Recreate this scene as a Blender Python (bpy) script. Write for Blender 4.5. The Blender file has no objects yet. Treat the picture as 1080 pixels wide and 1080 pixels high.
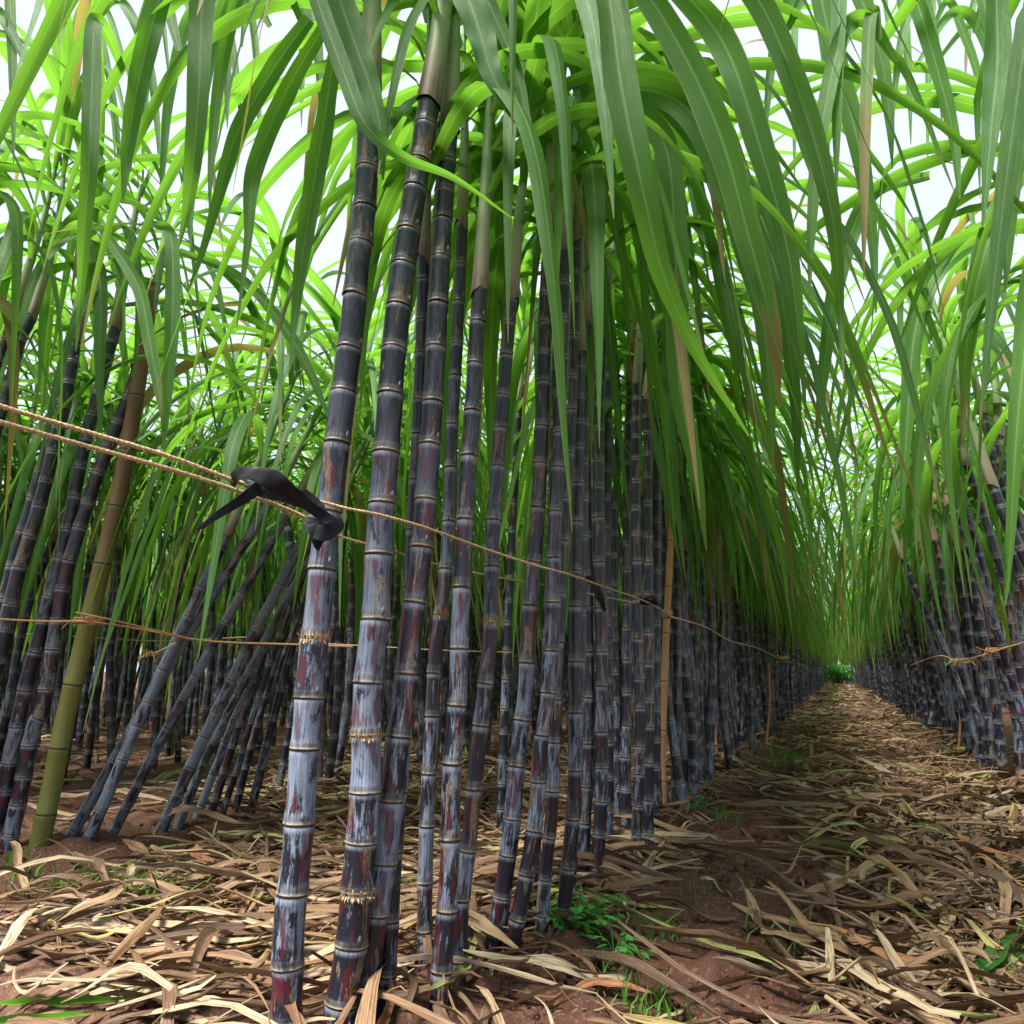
import bpy, math, random
import numpy as np

# ------------------------------------------------------------------ camera, sky, sun, exposure
SC = bpy.context.scene
COL = SC.collection
CAM_H = 0.55
FPX = 800.0                       # focal length in photo pixels (1080 wide)
PITCH = math.atan(168 / FPX)
YAW = math.atan(345 / FPX * math.cos(PITCH))
cam_d = bpy.data.cameras.new('camera')
cam = bpy.data.objects.new('camera', cam_d)
COL.objects.link(cam)
cam.location = (0, 0, CAM_H)
cam.rotation_euler = (math.radians(90) + PITCH, 0, YAW)
cam_d.sensor_width = 36.0
cam_d.lens = 36.0 * FPX / 1080.0
cam_d.clip_start = 0.02
cam_d.clip_end = 3000
SC.camera = cam

w = bpy.data.worlds.new('World')
SC.world = w
w.use_nodes = True
nt = w.node_tree
nt.nodes.clear()
out = nt.nodes.new('ShaderNodeOutputWorld')
bg = nt.nodes.new('ShaderNodeBackground')
sky = nt.nodes.new('ShaderNodeTexSky')
sky.sky_type = 'NISHITA'
sky.sun_disc = False
SUN_EL, SUN_ROT = math.radians(62), math.radians(205)
sky.sun_elevation = SUN_EL
sky.sun_rotation = SUN_ROT
mx = nt.nodes.new('ShaderNodeMix'); mx.data_type = 'RGBA'
mx.inputs[7].default_value = (3.0, 3.3, 3.8, 1)       # bright cloud cover
tc = nt.nodes.new('ShaderNodeTexCoord')
no = nt.nodes.new('ShaderNodeTexNoise'); no.inputs['Scale'].default_value = 2.2; no.inputs['Detail'].default_value = 5
mr = nt.nodes.new('ShaderNodeMapRange'); mr.inputs[1].default_value = 0.3; mr.inputs[2].default_value = 0.7
mr.inputs[3].default_value = 0.80; mr.inputs[4].default_value = 0.97
nt.links.new(tc.outputs['Generated'], no.inputs['Vector'])
nt.links.new(no.outputs[0], mr.inputs[0])
nt.links.new(mr.outputs[0], mx.inputs[0])
nt.links.new(sky.outputs[0], mx.inputs[6])
nt.links.new(mx.outputs[2], bg.inputs[0])
bg.inputs[1].default_value = 0.11
nt.links.new(bg.outputs[0], out.inputs[0])

sun_d = bpy.data.lights.new('sun', 'SUN')
sun_d.energy = 5.0
sun_d.angle = math.radians(20)
sun_d.color = (1.0, 0.96, 0.90)
sun = bpy.data.objects.new('sun', sun_d)
COL.objects.link(sun)
# sun direction: same azimuth as the sky's
sx, sy = math.sin(SUN_ROT) * math.cos(SUN_EL), math.cos(SUN_ROT) * math.cos(SUN_EL)
from mathutils import Vector
sun.rotation_euler = Vector((sx, sy, math.sin(SUN_EL))).to_track_quat('Z', 'Y').to_euler()

SC.view_settings.view_transform = 'Standard'
SC.view_settings.look = 'None'
SC.view_settings.gamma = 1.0
SC.view_settings.exposure = 1.6
SC.render.engine = 'CYCLES'
SC.cycles.max_bounces = 8
SC.cycles.diffuse_bounces = 5
SC.cycles.glossy_bounces = 2
SC.cycles.transmission_bounces = 5
SC.cycles.use_denoising = True

# ------------------------------------------------------------------ pixel -> world
_c, _s, _ct, _st = math.cos(YAW), math.sin(YAW), math.cos(PITCH), math.sin(PITCH)
CR = np.array((_c, _s, 0.0)); CD = np.array((-_s * _ct, _c * _ct, _st)); CU = np.array((_s * _st, -_c * _st, _ct))
FH = np.array((-_s, _c, 0.0))
EYE = np.array((0, 0, CAM_H))

def ray(px, py):
    return (px - 540) / FPX * CR + (540 - py) / FPX * CU + CD

def at(px, py, t):
    """the point seen at (px, py) whose horizontal distance along the view is t metres"""
    d = ray(px, py)
    return EYE + d * (t / d.dot(FH))

def on_ground(px, py, z=0.0):
    d = ray(px, py)
    return EYE + d * ((z - CAM_H) / d[2])

# ------------------------------------------------------------------ noise and ground height
_rs = np.random.RandomState(7)
_lat = _rs.rand(256, 256)
def vnoise(x, y, sc):
    x = np.asarray(x, float) * sc + 91.7; y = np.asarray(y, float) * sc + 37.3
    i = np.floor(x).astype(int); j = np.floor(y).astype(int)
    u = x - i; v = y - j
    u = u * u * (3 - 2 * u); v = v * v * (3 - 2 * v)
    a = _lat[i % 256, j % 256]; b = _lat[(i + 1) % 256, j % 256]
    c = _lat[i % 256, (j + 1) % 256]; d = _lat[(i + 1) % 256, (j + 1) % 256]
    return (a * (1 - u) + b * u) * (1 - v) + (c * (1 - u) + d * u) * v

ROWS = [-0.66, 0.78, -2.26, -3.72, -5.2, -6.66, -8.1, -9.6, -11.1, -12.6, 2.25, 3.7]
def gh(x, y):
    x = np.asarray(x, float); y = np.asarray(y, float)
    z = (vnoise(x, y, 1.1) - 0.5) * 0.035 + (vnoise(x, y, 5) - 0.5) * 0.022 + (vnoise(x, y, 16) - 0.5) * 0.012
    ridge = np.zeros_like(z)
    for r in ROWS:
        ridge = np.maximum(ridge, np.exp(-((x - r) / 0.26) ** 2))
    far = np.clip(1 - (np.abs(x) + np.abs(y)) / 70.0, 0, 1)
    return z * (0.3 + 0.7 * far) + 0.03 * ridge * far - 0.012

# ------------------------------------------------------------------ mesh builder
class Geo:
    def __init__(s): s.v = []; s.f = []; s.a = []; s.b = []; s.m = []; s.n = 0
    def add(s, v, f, a=None, b=None, m=0):
        v = np.asarray(v, float); f = np.asarray(f, int)
        s.v.append(v); s.f.append(f + s.n)
        s.a.append(np.zeros_like(v) if a is None else np.asarray(a, float))
        s.b.append(np.zeros(len(v)) if b is None else np.broadcast_to(np.asarray(b, float), (len(v),)))
        s.m.append(np.full(len(f), m)); s.n += len(v)
    def arrays(s):
        return (np.concatenate(s.v), np.concatenate(s.f), np.concatenate(s.a), np.concatenate(s.b), np.concatenate(s.m))

def make_mesh(name, arr, mats):
    v, f, a, b, m = arr
    me = bpy.data.meshes.new(name)
    me.vertices.add(len(v)); me.vertices.foreach_set('co', v.astype(np.float32).ravel())
    me.loops.add(len(f) * 4); me.loops.foreach_set('vertex_index', f.astype(np.int32).ravel())
    me.polygons.add(len(f)); me.polygons.foreach_set('loop_start', (np.arange(len(f)) * 4).astype(np.int32))
    for mt in mats: me.materials.append(mt)
    me.polygons.foreach_set('material_index', m.astype(np.int32))
    me.polygons.foreach_set('use_smooth', np.ones(len(f), bool))
    me.update(calc_edges=True)
    at_ = me.attributes.new('ca', 'FLOAT_VECTOR', 'POINT'); at_.data.foreach_set('vector', a.astype(np.float32).ravel())
    bt = me.attributes.new('cb', 'FLOAT', 'POINT'); bt.data.foreach_set('value', b.astype(np.float32).ravel())
    return me

def obj(name, arr_or_geo, mats, parent=None, loc=None):
    arr = arr_or_geo.arrays() if isinstance(arr_or_geo, Geo) else arr_or_geo
    if not isinstance(mats, (list, tuple)): mats = [mats]
    o = bpy.data.objects.new(name, make_mesh(name, arr, mats))
    COL.objects.link(o)
    if parent is not None: o.parent = parent
    if loc is not None: o.location = loc
    return o

def empty(name, loc, label=None, cat=None, group=None):
    o = bpy.data.objects.new(name, None); COL.objects.link(o)
    o.empty_display_size = 0.05; o.location = loc
    tag(o, label, cat, group)
    return o

def tag(o, label=None, cat=None, group=None, kind=None):
    if label: o['label'] = label
    if cat: o['category'] = cat
    if group: o['group'] = group
    if kind: o['kind'] = kind
    return o

def grid_faces(nr, nc, wrap=False):
    i = np.arange(nr - 1)[:, None]; j = np.arange(nc if wrap else nc - 1)[None, :]
    j2 = (j + 1) % nc
    return np.stack([i * nc + j, i * nc + j2, (i + 1) * nc + j2, (i + 1) * nc + j], -1).reshape(-1, 4)

def unit(v): return v / (np.linalg.norm(v, axis=-1, keepdims=True) + 1e-12)

def frames(P):
    """tangent and two normals along a polyline"""
    T = unit(np.gradient(P, axis=0))
    ref = np.array((1.0, 0.13, 0.05))
    if abs(T[0].dot(unit(ref))) > 0.9: ref = np.array((0.1, 1.0, 0.1))
    N = np.zeros_like(P); n = unit(np.cross(T[0], ref))
    for i in range(len(P)):
        n = unit(n - T[i] * n.dot(T[i])); N[i] = n
    return T, N, np.cross(T, N)

def sample_path(pts, n=60):
    """smooth curve through pts (Catmull-Rom)"""
    p = [np.asarray(q, float) for q in pts]
    p = [2 * p[0] - p[1]] + p + [2 * p[-1] - p[-2]]
    o_ = []
    segs = len(p) - 3; k = max(2, n // segs)
    for i in range(segs):
        for t in np.linspace(0, 1, k, endpoint=False):
            a, b, c, d = p[i:i + 4]
            o_.append(0.5 * ((2 * b) + (c - a) * t + (2 * a - 5 * b + 4 * c - d) * t * t + (3 * b - a - 3 * c + d) * t ** 3))
    o_.append(p[-2])
    return np.array(o_)

class Path:
    def __init__(s, pts):
        s.P = np.array(pts, float)
        s.L = np.concatenate([[0], np.cumsum(np.linalg.norm(np.diff(s.P, axis=0), axis=1))])
        s.T, s.N, s.B = frames(s.P); s.len = s.L[-1]
    def __call__(s, l):
        l = np.asarray(l, float); lc = np.clip(l, 0, s.len)
        g = lambda A: np.stack([np.interp(lc, s.L, A[:, k]) for k in range(3)], -1)
        T = unit(g(s.T))
        return g(s.P) + T * (l - lc)[..., None], g(s.N), g(s.B), T

def tube(g, path, ls, rs, sides, ang0=0.0, b=0.0, m=0, off=None, skew=None, sa0=0.0):
    P, N, B, T = path(ls)
    a = np.linspace(0, 2 * math.pi, sides, endpoint=False) + ang0
    ca, sa = np.cos(a), np.sin(a)
    rs = np.asarray(rs, float)
    V = P[:, None] + (N[:, None] * ca[None, :, None] + B[:, None] * sa[None, :, None]) * rs[:, None, None]
    if off is not None: V = V + off
    if skew is not None:
        V = V + T[:, None] * (np.asarray(skew)[:, None] * (np.cos(a - sa0) + 0.35 * np.cos(3 * a + sa0 * 5) + 0.2 * np.cos(7 * a + sa0 * 3))[None])[..., None]
    A = np.stack([np.broadcast_to(ca, (len(ls), sides)), np.broadcast_to(sa, (len(ls), sides)), np.broadcast_to(np.asarray(ls)[:, None], (len(ls), sides))], -1)
    bb = np.broadcast_to(np.asarray(b, float).reshape(-1, 1) if np.ndim(b) else np.full((len(ls), 1), b), (len(ls), sides))
    g.add(V.reshape(-1, 3), grid_faces(len(ls), sides, True), A.reshape(-1, 3), bb.reshape(-1), m)

# ------------------------------------------------------------------ materials
class NT:
    def __init__(s, name):
        s.m = bpy.data.materials.new(name); s.m.use_nodes = True
        s.t = s.m.node_tree; s.t.nodes.clear()
        s.out = s.n('ShaderNodeOutputMaterial')
    def n(s, ty, **kw):
        x = s.t.nodes.new(ty)
        for k, v in kw.items(): setattr(x, k, v)
        return x
    def l(s, a, b): s.t.links.new(a, b)
    def attr(s, name): return s.n('ShaderNodeAttribute', attribute_name=name)
    def val(s, x, inp):
        if hasattr(x, 'links'): s.l(x, inp)
        else: inp.default_value = x
    def math(s, op, a, b=0.0, clamp=False):
        x = s.n('ShaderNodeMath', operation=op, use_clamp=clamp); s.val(a, x.inputs[0]); s.val(b, x.inputs[1]); return x.outputs[0]
    def vmath(s, op, a, b):
        x = s.n('ShaderNodeVectorMath', operation=op); s.val(a, x.inputs[0]); s.val(b, x.inputs[1]); return x.outputs[0]
    def comb(s, a, b, c):
        x = s.n('ShaderNodeCombineXYZ'); s.val(a, x.inputs[0]); s.val(b, x.inputs[1]); s.val(c, x.inputs[2]); return x.outputs[0]
    def sep(s, v):
        x = s.n('ShaderNodeSeparateXYZ'); s.l(v, x.inputs[0]); return x.outputs
    def noise(s, vec, scale, detail=3, rough=0.5, dist=0.0):
        x = s.n('ShaderNodeTexNoise'); s.l(vec, x.inputs['Vector']); x.inputs['Scale'].default_value = scale
        x.inputs['Detail'].default_value = detail; x.inputs['Roughness'].default_value = rough; x.inputs['Distortion'].default_value = dist
        return x.outputs[0]
    def rng(s, v, a, b, c=0.0, d=1.0, smooth=False):
        x = s.n('ShaderNodeMapRange'); x.interpolation_type = 'SMOOTHSTEP' if smooth else 'LINEAR'
        s.l(v, x.inputs[0]); x.inputs[1].default_value = a; x.inputs[2].default_value = b; s.val(c, x.inputs[3]); s.val(d, x.inputs[4]); return x.outputs[0]
    def mix(s, f, a, b):
        x = s.n('ShaderNodeMix', data_type='RGBA'); s.val(f, x.inputs[0])
        for v, i in ((a, 6), (b, 7)):
            if isinstance(v, tuple): x.inputs[i].default_value = (*v, 1)
            else: s.l(v, x.inputs[i])
        return x.outputs[2]
    def ramp(s, f, stops):
        x = s.n('ShaderNodeValToRGB'); s.l(f, x.inputs[0]); e = x.color_ramp.elements
        while len(e) < len(stops): e.new(0.5)
        for k, (p, c) in enumerate(stops): e[k].position = p; e[k].color = (*c, 1)
        return x.outputs[0]
    def bump(s, h, strength, dist):
        x = s.n('ShaderNodeBump'); s.l(h, x.inputs['Height']); x.inputs['Strength'].default_value = strength; x.inputs['Distance'].default_value = dist
        return x.outputs[0]
    def bsdf(s, col, rough=0.5, spec=0.5, normal=None):
        x = s.n('ShaderNodeBsdfPrincipled'); s.val(col if not isinstance(col, tuple) else (*col, 1), x.inputs['Base Color'])
        s.val(rough, x.inputs['Roughness']); s.val(spec, x.inputs['Specular IOR Level'])
        if normal is not None: s.l(normal, x.inputs['Normal'])
        return x
    def done(s, sh): s.l(sh.outputs[0] if hasattr(sh, 'outputs') else sh, s.out.inputs['Surface']); return s.m

def cane_material(name, bloom, red, dark=(0.004, 0.0065, 0.012), top=0.18):
    """purple-black rind under a waxy bloom; ca = (cos, sin, metres up the stalk), cb = place within the internode"""
    k = NT(name)
    ca = k.attr('ca').outputs['Vector']; cb = k.attr('cb').outputs['Fac']
    oi = k.n('ShaderNodeObjectInfo').outputs['Random']
    fr = k.math('FRACT', cb); idx = k.math('FLOOR', cb)
    x, y, z = k.sep(ca)
    sh = k.math('MULTIPLY', oi, 37.0)
    node_rnd = k.math('FRACT', k.math('MULTIPLY', k.math('SINE', k.math('ADD', k.math('MULTIPLY', idx, 12.9898), sh)), 437.58))
    off = k.math('ADD', sh, k.math('MULTIPLY', node_rnd, 3.0))
    streak = k.comb(k.math('ADD', k.math('MULTIPLY', x, 1.0), off), k.math('MULTIPLY', y, 1.0), k.math('MULTIPLY', z, 2.2))
    blotch = k.comb(k.math('ADD', x, off), y, k.math('MULTIPLY', z, 16.0))
    fine = k.comb(k.math('ADD', k.math('MULTIPLY', x, 2.2), off), k.math('MULTIPLY', y, 2.2), k.math('MULTIPLY', z, 60.0))
    n1 = k.noise(streak, 7.0, 4, 0.7)            # long streaks
    n2 = k.noise(blotch, 1.2, 4, 0.6, 0.5)       # patches
    n3 = k.noise(fine, 3.0, 4, 0.7)              # grain
    # bloom: stronger below the node, in patches
    bl = k.math('ADD', k.math('MULTIPLY', n2, 1.35), k.math('MULTIPLY', k.math('SUBTRACT', n1, 0.5), 0.6))
    bl = k.math('SUBTRACT', bl, 0.20)
    bl = k.math('ADD', bl, k.math('MULTIPLY', k.math('SUBTRACT', n3, 0.5), 0.35))
    bl = k.math('ADD', bl, k.math('MULTIPLY', k.math('SUBTRACT', node_rnd, 0.5), 0.42))
    bl = k.rng(bl, 0.66 - bloom * 0.30, 0.82 - bloom * 0.30, 0, 1)
    hi = k.rng(z, 0.5, 1.05, 1.0, top)
    bl = k.math('MULTIPLY', bl, hi)
    wax = k.mix(k.rng(n1, 0.3, 0.7), (0.052, 0.070, 0.108), (0.235, 0.285, 0.375))
    low = k.rng(z, 0.0, 0.35, 1.0, 0.0)
    wax = k.mix(k.math('MULTIPLY', low, 0.6), wax, (0.07, 0.10, 0.13))
    base = k.mix(n3, dark, (0.013, 0.014, 0.024))
    # dark red rind patches
    rp = k.noise(k.comb(k.math('ADD', x, k.math('MULTIPLY', off, 1.7)), y, k.math('MULTIPLY', z, 9.0)), 1.1, 3, 0.55)
    rf = k.rng(rp, 0.62 - red * 0.16, 0.68 - red * 0.16, 0, 1)
    rf = k.math('MULTIPLY', rf, k.rng(z, 0.9, 1.15, 1.0, 0.0))
    rf = k.math('MULTIPLY', rf, k.rng(fr, 0.12, 0.2, 0, 1))
    rf = k.math('MULTIPLY', rf, k.rng(fr, 0.88, 0.97, 1, 0))
    redc = k.mix(n3, (0.030, 0.004, 0.010), (0.10, 0.012, 0.020))
    bl = k.math('MULTIPLY', bl, k.math('SUBTRACT', 1.0, k.math('MULTIPLY', rf, 0.72)))
    base = k.mix(rf, base, redc)
    col = k.mix(bl, base, wax)
    # tan corky scuffs
    sc = k.noise(k.comb(k.math('ADD', x, k.math('MULTIPLY', off, 2.9)), y, k.math('MULTIPLY', z, 7.5)), 0.75, 5, 0.68, 0.8)
    sf = k.rng(sc, 0.575, 0.60, 0, 1)
    sf = k.math('MULTIPLY', sf, k.rng(k.noise(ca, 40.0, 2, 0.5), 0.35, 0.55, 0.25, 1.0))
    tan = k.mix(k.rng(z, 0.7, 1.1), (0.32, 0.255, 0.165), (0.36, 0.17, 0.07))
    col = k.mix(k.math('MULTIPLY', sf, 0.8), col, k.mix(k.rng(n3, 0.35, 0.65), (0.07, 0.048, 0.030), tan))
    # speckle of soot
    sp = k.noise(fine, 9.0, 2, 0.6)
    col = k.mix(k.math('MULTIPLY', k.rng(sp, 0.62, 0.70, 0, 1), 0.7), col, (0.008, 0.008, 0.012))
    # node: pale scar, root band, waxy ring, groove
    rb = k.math('MULTIPLY', k.rng(fr, 0.02, 0.04, 0, 1), k.rng(fr, 0.12, 0.15, 1, 0))
    col = k.mix(k.math('MULTIPLY', rb, k.rng(n2, 0.35, 0.65, 0.15, 0.9)), col, k.mix(k.rng(n1, 0.3, 0.7), (0.035, 0.038, 0.045), (0.19, 0.175, 0.155)))
    scar = k.rng(fr, 0.024, 0.034, 1, 0)
    col = k.mix(k.math('MULTIPLY', scar, 0.95), col, k.mix(k.rng(n2, 0.35, 0.6), (0.05, 0.04, 0.03), (0.34, 0.25, 0.14)))
    ring = k.math('MULTIPLY', k.rng(fr, 0.86, 0.93, 0, 1), k.rng(fr, 0.965, 0.975, 1, 0))
    col = k.mix(k.math('MULTIPLY', ring, k.rng(n1, 0.3, 0.6, 0.1, 0.8)), col, (0.20, 0.22, 0.27))
    gr = k.rng(fr, 0.962, 0.972, 0, 1)
    col = k.mix(k.math('MULTIPLY', gr, 0.9), col, (0.006, 0.006, 0.008))
    h = k.math('ADD', k.math('MULTIPLY', n3, 0.5), k.math('ADD', n1, k.math('MULTIPLY', sf, 0.3)))
    nb = k.bump(h, 0.5, 0.0015)
    rough = k.rng(bl, 0, 1, 0.30, 0.58)
    return k.done(k.bsdf(col, rough, 0.5, nb))

def sheath_material():
    k = NT('sheath')
    ca = k.attr('ca').outputs['Vector']; cb = k.attr('cb').outputs['Fac']   # cb 0..1 up the sheath
    oi = k.n('ShaderNodeObjectInfo').outputs['Random']
    x, y, z = k.sep(ca)
    off = k.math('MULTIPLY', oi, 53.0)
    st = k.noise(k.comb(k.math('ADD', x, off), y, k.math('MULTIPLY', z, 0.6)), 9.0, 5, 0.65)
    bl = k.noise(k.comb(k.math('ADD', x, off), y, k.math('MULTIPLY', z, 9.0)), 1.3, 4, 0.65)
    p = k.math('ADD', cb, k.math('MULTIPLY', k.math('SUBTRACT', bl, 0.5), 0.35))
    c = k.ramp(p, [(0.0, (0.13, 0.065, 0.04)), (0.07, (0.22, 0.17, 0.11)), (0.17, (0.22, 0.26, 0.13)), (0.40, (0.15, 0.28, 0.08)), (1.0, (0.07, 0.19, 0.03))])
    c = k.mix(k.rng(st, 0.35, 0.7, 0, 0.55), c, (0.26, 0.29, 0.20))
    c = k.mix(k.rng(bl, 0.62, 0.72, 0, 0.5), c, (0.10, 0.06, 0.04))
    nb = k.bump(st, 0.4, 0.001)
    return k.done(k.bsdf(c, 0.5, 0.4, nb))

def leaf_material():
    """ca = (across -1..1, along 0..1, seed)"""
    k = NT('leaf')
    ca = k.attr('ca').outputs['Vector']
    x, y, sd0 = k.sep(ca)
    oi = k.n('ShaderNodeObjectInfo').outputs['Random']
    sd = k.math('FRACT', k.math('ADD', sd0, k.math('MULTIPLY', oi, 1.0)))
    sd2 = k.math('FRACT', k.math('MULTIPLY', sd, 17.13))
    ax = k.math('ABSOLUTE', x)
    st = k.noise(k.comb(k.math('ADD', k.math('MULTIPLY', x, 6.0), k.math('MULTIPLY', sd, 90.0)), k.math('MULTIPLY', y, 1.2), 0.0), 4.0, 4, 0.75)
    bl = k.noise(k.comb(k.math('ADD', k.math('MULTIPLY', x, 0.5), k.math('MULTIPLY', sd, 41.0)), k.math('MULTIPLY', y, 7.0), 0.3), 1.4, 3, 0.6)
    g1 = k.mix(sd, (0.018, 0.098, 0.018), (0.070, 0.19, 0.012))
    g1 = k.mix(k.rng(bl, 0.3, 0.75, 0, 0.6), g1, (0.016, 0.085, 0.020))
    g1 = k.mix(k.rng(st, 0.40, 0.62, 0, 0.8), g1, (0.080, 0.20, 0.040))
    mid = k.rng(ax, 0.05, 0.11, 1, 0)
    mid = k.math('MULTIPLY', mid, k.rng(y, 0.0, 0.95, 1.0, 0.35))
    g1 = k.mix(k.math('MULTIPLY', mid, 0.75), g1, (0.26, 0.38, 0.15))
    # tips dry out, some leaves more than others
    tip = k.math('ADD', y, k.math('MULTIPLY', k.math('SUBTRACT', bl, 0.5), 0.35))
    tip = k.math('ADD', k.math('ADD', tip, k.rng(sd2, 0.70, 1.0, 0.0, 0.36)), k.rng(sd2, 0.965, 0.97, 0.0, 0.9))
    tf = k.rng(tip, 0.93, 1.05, 0, 1)
    g1 = k.mix(k.math('MULTIPLY', tf, 0.85), g1, k.mix(st, (0.20, 0.15, 0.04), (0.34, 0.26, 0.12)))
    edge = k.math('MULTIPLY', k.rng(ax, 0.86, 0.98, 0, 1), k.rng(sd2, 0.4, 0.8, 0.0, 0.5))
    g1 = k.mix(edge, g1, (0.28, 0.27, 0.08))
    g1 = k.mix(k.math('MULTIPLY', k.rng(k.noise(k.comb(k.math('ADD', k.math('MULTIPLY', x, 1.5), k.math('MULTIPLY', sd, 63.0)), k.math('MULTIPLY', y, 22.0), 0.0), 2.0, 4, 0.7), 0.64, 0.68, 0, 1), k.rng(sd2, 0.2, 0.9, 0.1, 0.8)), g1, (0.22, 0.15, 0.05))
    tr = k.mix(0.5, g1, (0.28, 0.64, 0.03))
    tr = k.mix(k.math('MULTIPLY', tf, 0.8), tr, (0.25, 0.17, 0.05))
    nb = k.bump(st, 0.6, 0.0016)
    p = k.bsdf(g1, 0.48, 0.30, nb)
    t = k.n('ShaderNodeBsdfTranslucent'); k.l(tr, t.inputs[0])
    mxs = k.n('ShaderNodeMixShader'); mxs.inputs[0].default_value = 0.5
    k.l(p.outputs[0], mxs.inputs[1]); k.l(t.outputs[0], mxs.inputs[2])
    return k.done(mxs)

def dry_material():
    """ca = (across, along, seed)"""
    k = NT('dry_leaf')
    ca = k.attr('ca').outputs['Vector']
    x, y, sd0 = k.sep(ca)
    sd = k.math('ADD', sd0, 0.0)
    st = k.noise(k.comb(k.math('ADD', k.math('MULTIPLY', x, 3.0), k.math('MULTIPLY', sd, 90.0)), k.math('MULTIPLY', y, 2.6), 0.0), 3.0, 5, 0.8)
    bl = k.noise(k.comb(k.math('ADD', x, k.math('MULTIPLY', sd, 70.0)), k.math('MULTIPLY', y, 6.0), 0.0), 1.2, 4, 0.7)
    c = k.ramp(sd, [(0.0, (0.045, 0.022, 0.012)), (0.24, (0.11, 0.050, 0.024)), (0.48, (0.20, 0.105, 0.048)), (0.66, (0.26, 0.165, 0.080)), (0.86, (0.46, 0.37, 0.235)), (0.90, (0.26, 0.085, 0.028)), (0.95, (0.34, 0.32, 0.08)), (1.0, (0.16, 0.26, 0.06))])
    c = k.mix(k.rng(st, 0.48, 0.62, 0.0, 0.7), c, k.mix(0.5, c, (0.52, 0.44, 0.31)))
    c = k.mix(k.rng(st, 0.36, 0.50, 0.9, 0.0), c, (0.055, 0.027, 0.014))
    c = k.mix(k.rng(bl, 0.50, 0.62, 0.0, 0.85), c, (0.085, 0.040, 0.020))
    nb = k.bump(st, 0.6, 0.0015)
    p = k.bsdf(c, 0.6, 0.3, nb)
    t = k.n('ShaderNodeBsdfTranslucent'); k.l(c, t.inputs[0])
    mxs = k.n('ShaderNodeMixShader'); mxs.inputs[0].default_value = 0.15
    k.l(p.outputs[0], mxs.inputs[1]); k.l(t.outputs[0], mxs.inputs[2])
    return k.done(mxs)

def soil_material():
    k = NT('soil')
    p = k.n('ShaderNodeNewGeometry').outputs['Position']
    a = k.noise(p, 1.6, 6, 0.6); b = k.noise(p, 22, 6, 0.7); d = k.noise(p, 120, 3, 0.6)
    c = k.ramp(a, [(0.3, (0.060, 0.025, 0.016)), (0.55, (0.125, 0.056, 0.036)), (0.75, (0.19, 0.105, 0.070))])
    c = k.mix(k.rng(b, 0.3, 0.7, 0.75, 0.0), c, (0.030, 0.014, 0.010))
    c = k.mix(k.rng(d, 0.55, 0.75, 0.0, 0.5), c, (0.33, 0.22, 0.15))
    h = k.math('ADD', k.math('MULTIPLY', b, 1.0), k.math('MULTIPLY', d, 0.25))
    return k.done(k.bsdf(c, 0.85, 0.2, k.bump(h, 1.0, 0.02)))

def plain(name, c1, c2, scale=40, rough=0.6, spec=0.4, bump=0.3, stretch=None, tl=0.0):
    k = NT(name)
    p = k.n('ShaderNodeTexCoord').outputs['Object']
    if stretch: p = k.vmath('MULTIPLY', p, stretch)
    n = k.noise(p, scale, 5, 0.65)
    c = k.mix(k.rng(n, 0.3, 0.7, 0, 1), c1, c2)
    b = k.bsdf(c, rough, spec, k.bump(n, bump, 0.002))
    if tl:
        t = k.n('ShaderNodeBsdfTranslucent'); k.l(c, t.inputs[0])
        m = k.n('ShaderNodeMixShader'); m.inputs[0].default_value = tl
        k.l(b.outputs[0], m.inputs[1]); k.l(t.outputs[0], m.inputs[2]); return k.done(m)
    return k.done(b)

def bamboo_material(name, stops, dark):
    k = NT(name)
    ca = k.attr('ca').outputs['Vector']; cb = k.attr('cb').outputs['Fac']
    x, y, z = k.sep(ca)
    st = k.noise(k.comb(x, y, k.math('MULTIPLY', z, 0.8)), 7.0, 5, 0.7)
    bl = k.noise(k.comb(x, y, k.math('MULTIPLY', z, 7.0)), 1.6, 4, 0.6)
    c = k.ramp(k.math('ADD', k.math('MULTIPLY', z, 0.5), k.math('MULTIPLY', k.math('SUBTRACT', bl, 0.5), 0.4)), stops)
    c = k.mix(k.rng(st, 0.4, 0.75, 0, 0.5), c, dark)
    fr = k.math('FRACT', cb)
    c = k.mix(k.rng(fr, 0.02, 0.035, 0.8, 0.0), c, tuple(v * 0.35 for v in dark))
    c = k.mix(k.math('MULTIPLY', k.rng(fr, 0.95, 0.97, 0, 1), 0.6), c, tuple(min(1, v * 2.2) for v in dark))
    return k.done(k.bsdf(c, 0.45, 0.4, k.bump(st, 0.3, 0.001)))

M_CANE_PALE = cane_material('cane_rind_waxy', 0.80, 0.62)
M_CANE = cane_material('cane_rind', 0.50, 0.45)
M_CANE_DARK = cane_material('cane_rind_dark', 0.26, 0.10)
M_CANE_LEAN = cane_material('cane_rind_grey', 1.25, 0.35, top=0.75)
M_SHEATH = sheath_material()
M_LEAF = leaf_material()
M_DRY = dry_material()
M_SOIL = soil_material()
M_ROPE = plain('rope_fibre', (0.26, 0.17, 0.08), (0.55, 0.42, 0.24), 260, 0.8, 0.2, 0.6)
M_ORANGE = plain('rusty_twine', (0.26, 0.12, 0.045), (0.48, 0.28, 0.12), 200, 0.7, 0.2, 0.4)
M_BLACK = plain('black_plastic', (0.003, 0.004, 0.005), (0.006, 0.009, 0.011), 60, 0.5, 0.22, 0.3)
M_BAMBOO_GREEN = bamboo_material('bamboo_green', [(0.0, (0.13, 0.14, 0.030)), (0.3, (0.17, 0.165, 0.032)), (0.5, (0.15, 0.10, 0.035)), (0.75, (0.14, 0.07, 0.035))], (0.05, 0.055, 0.02))
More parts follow.
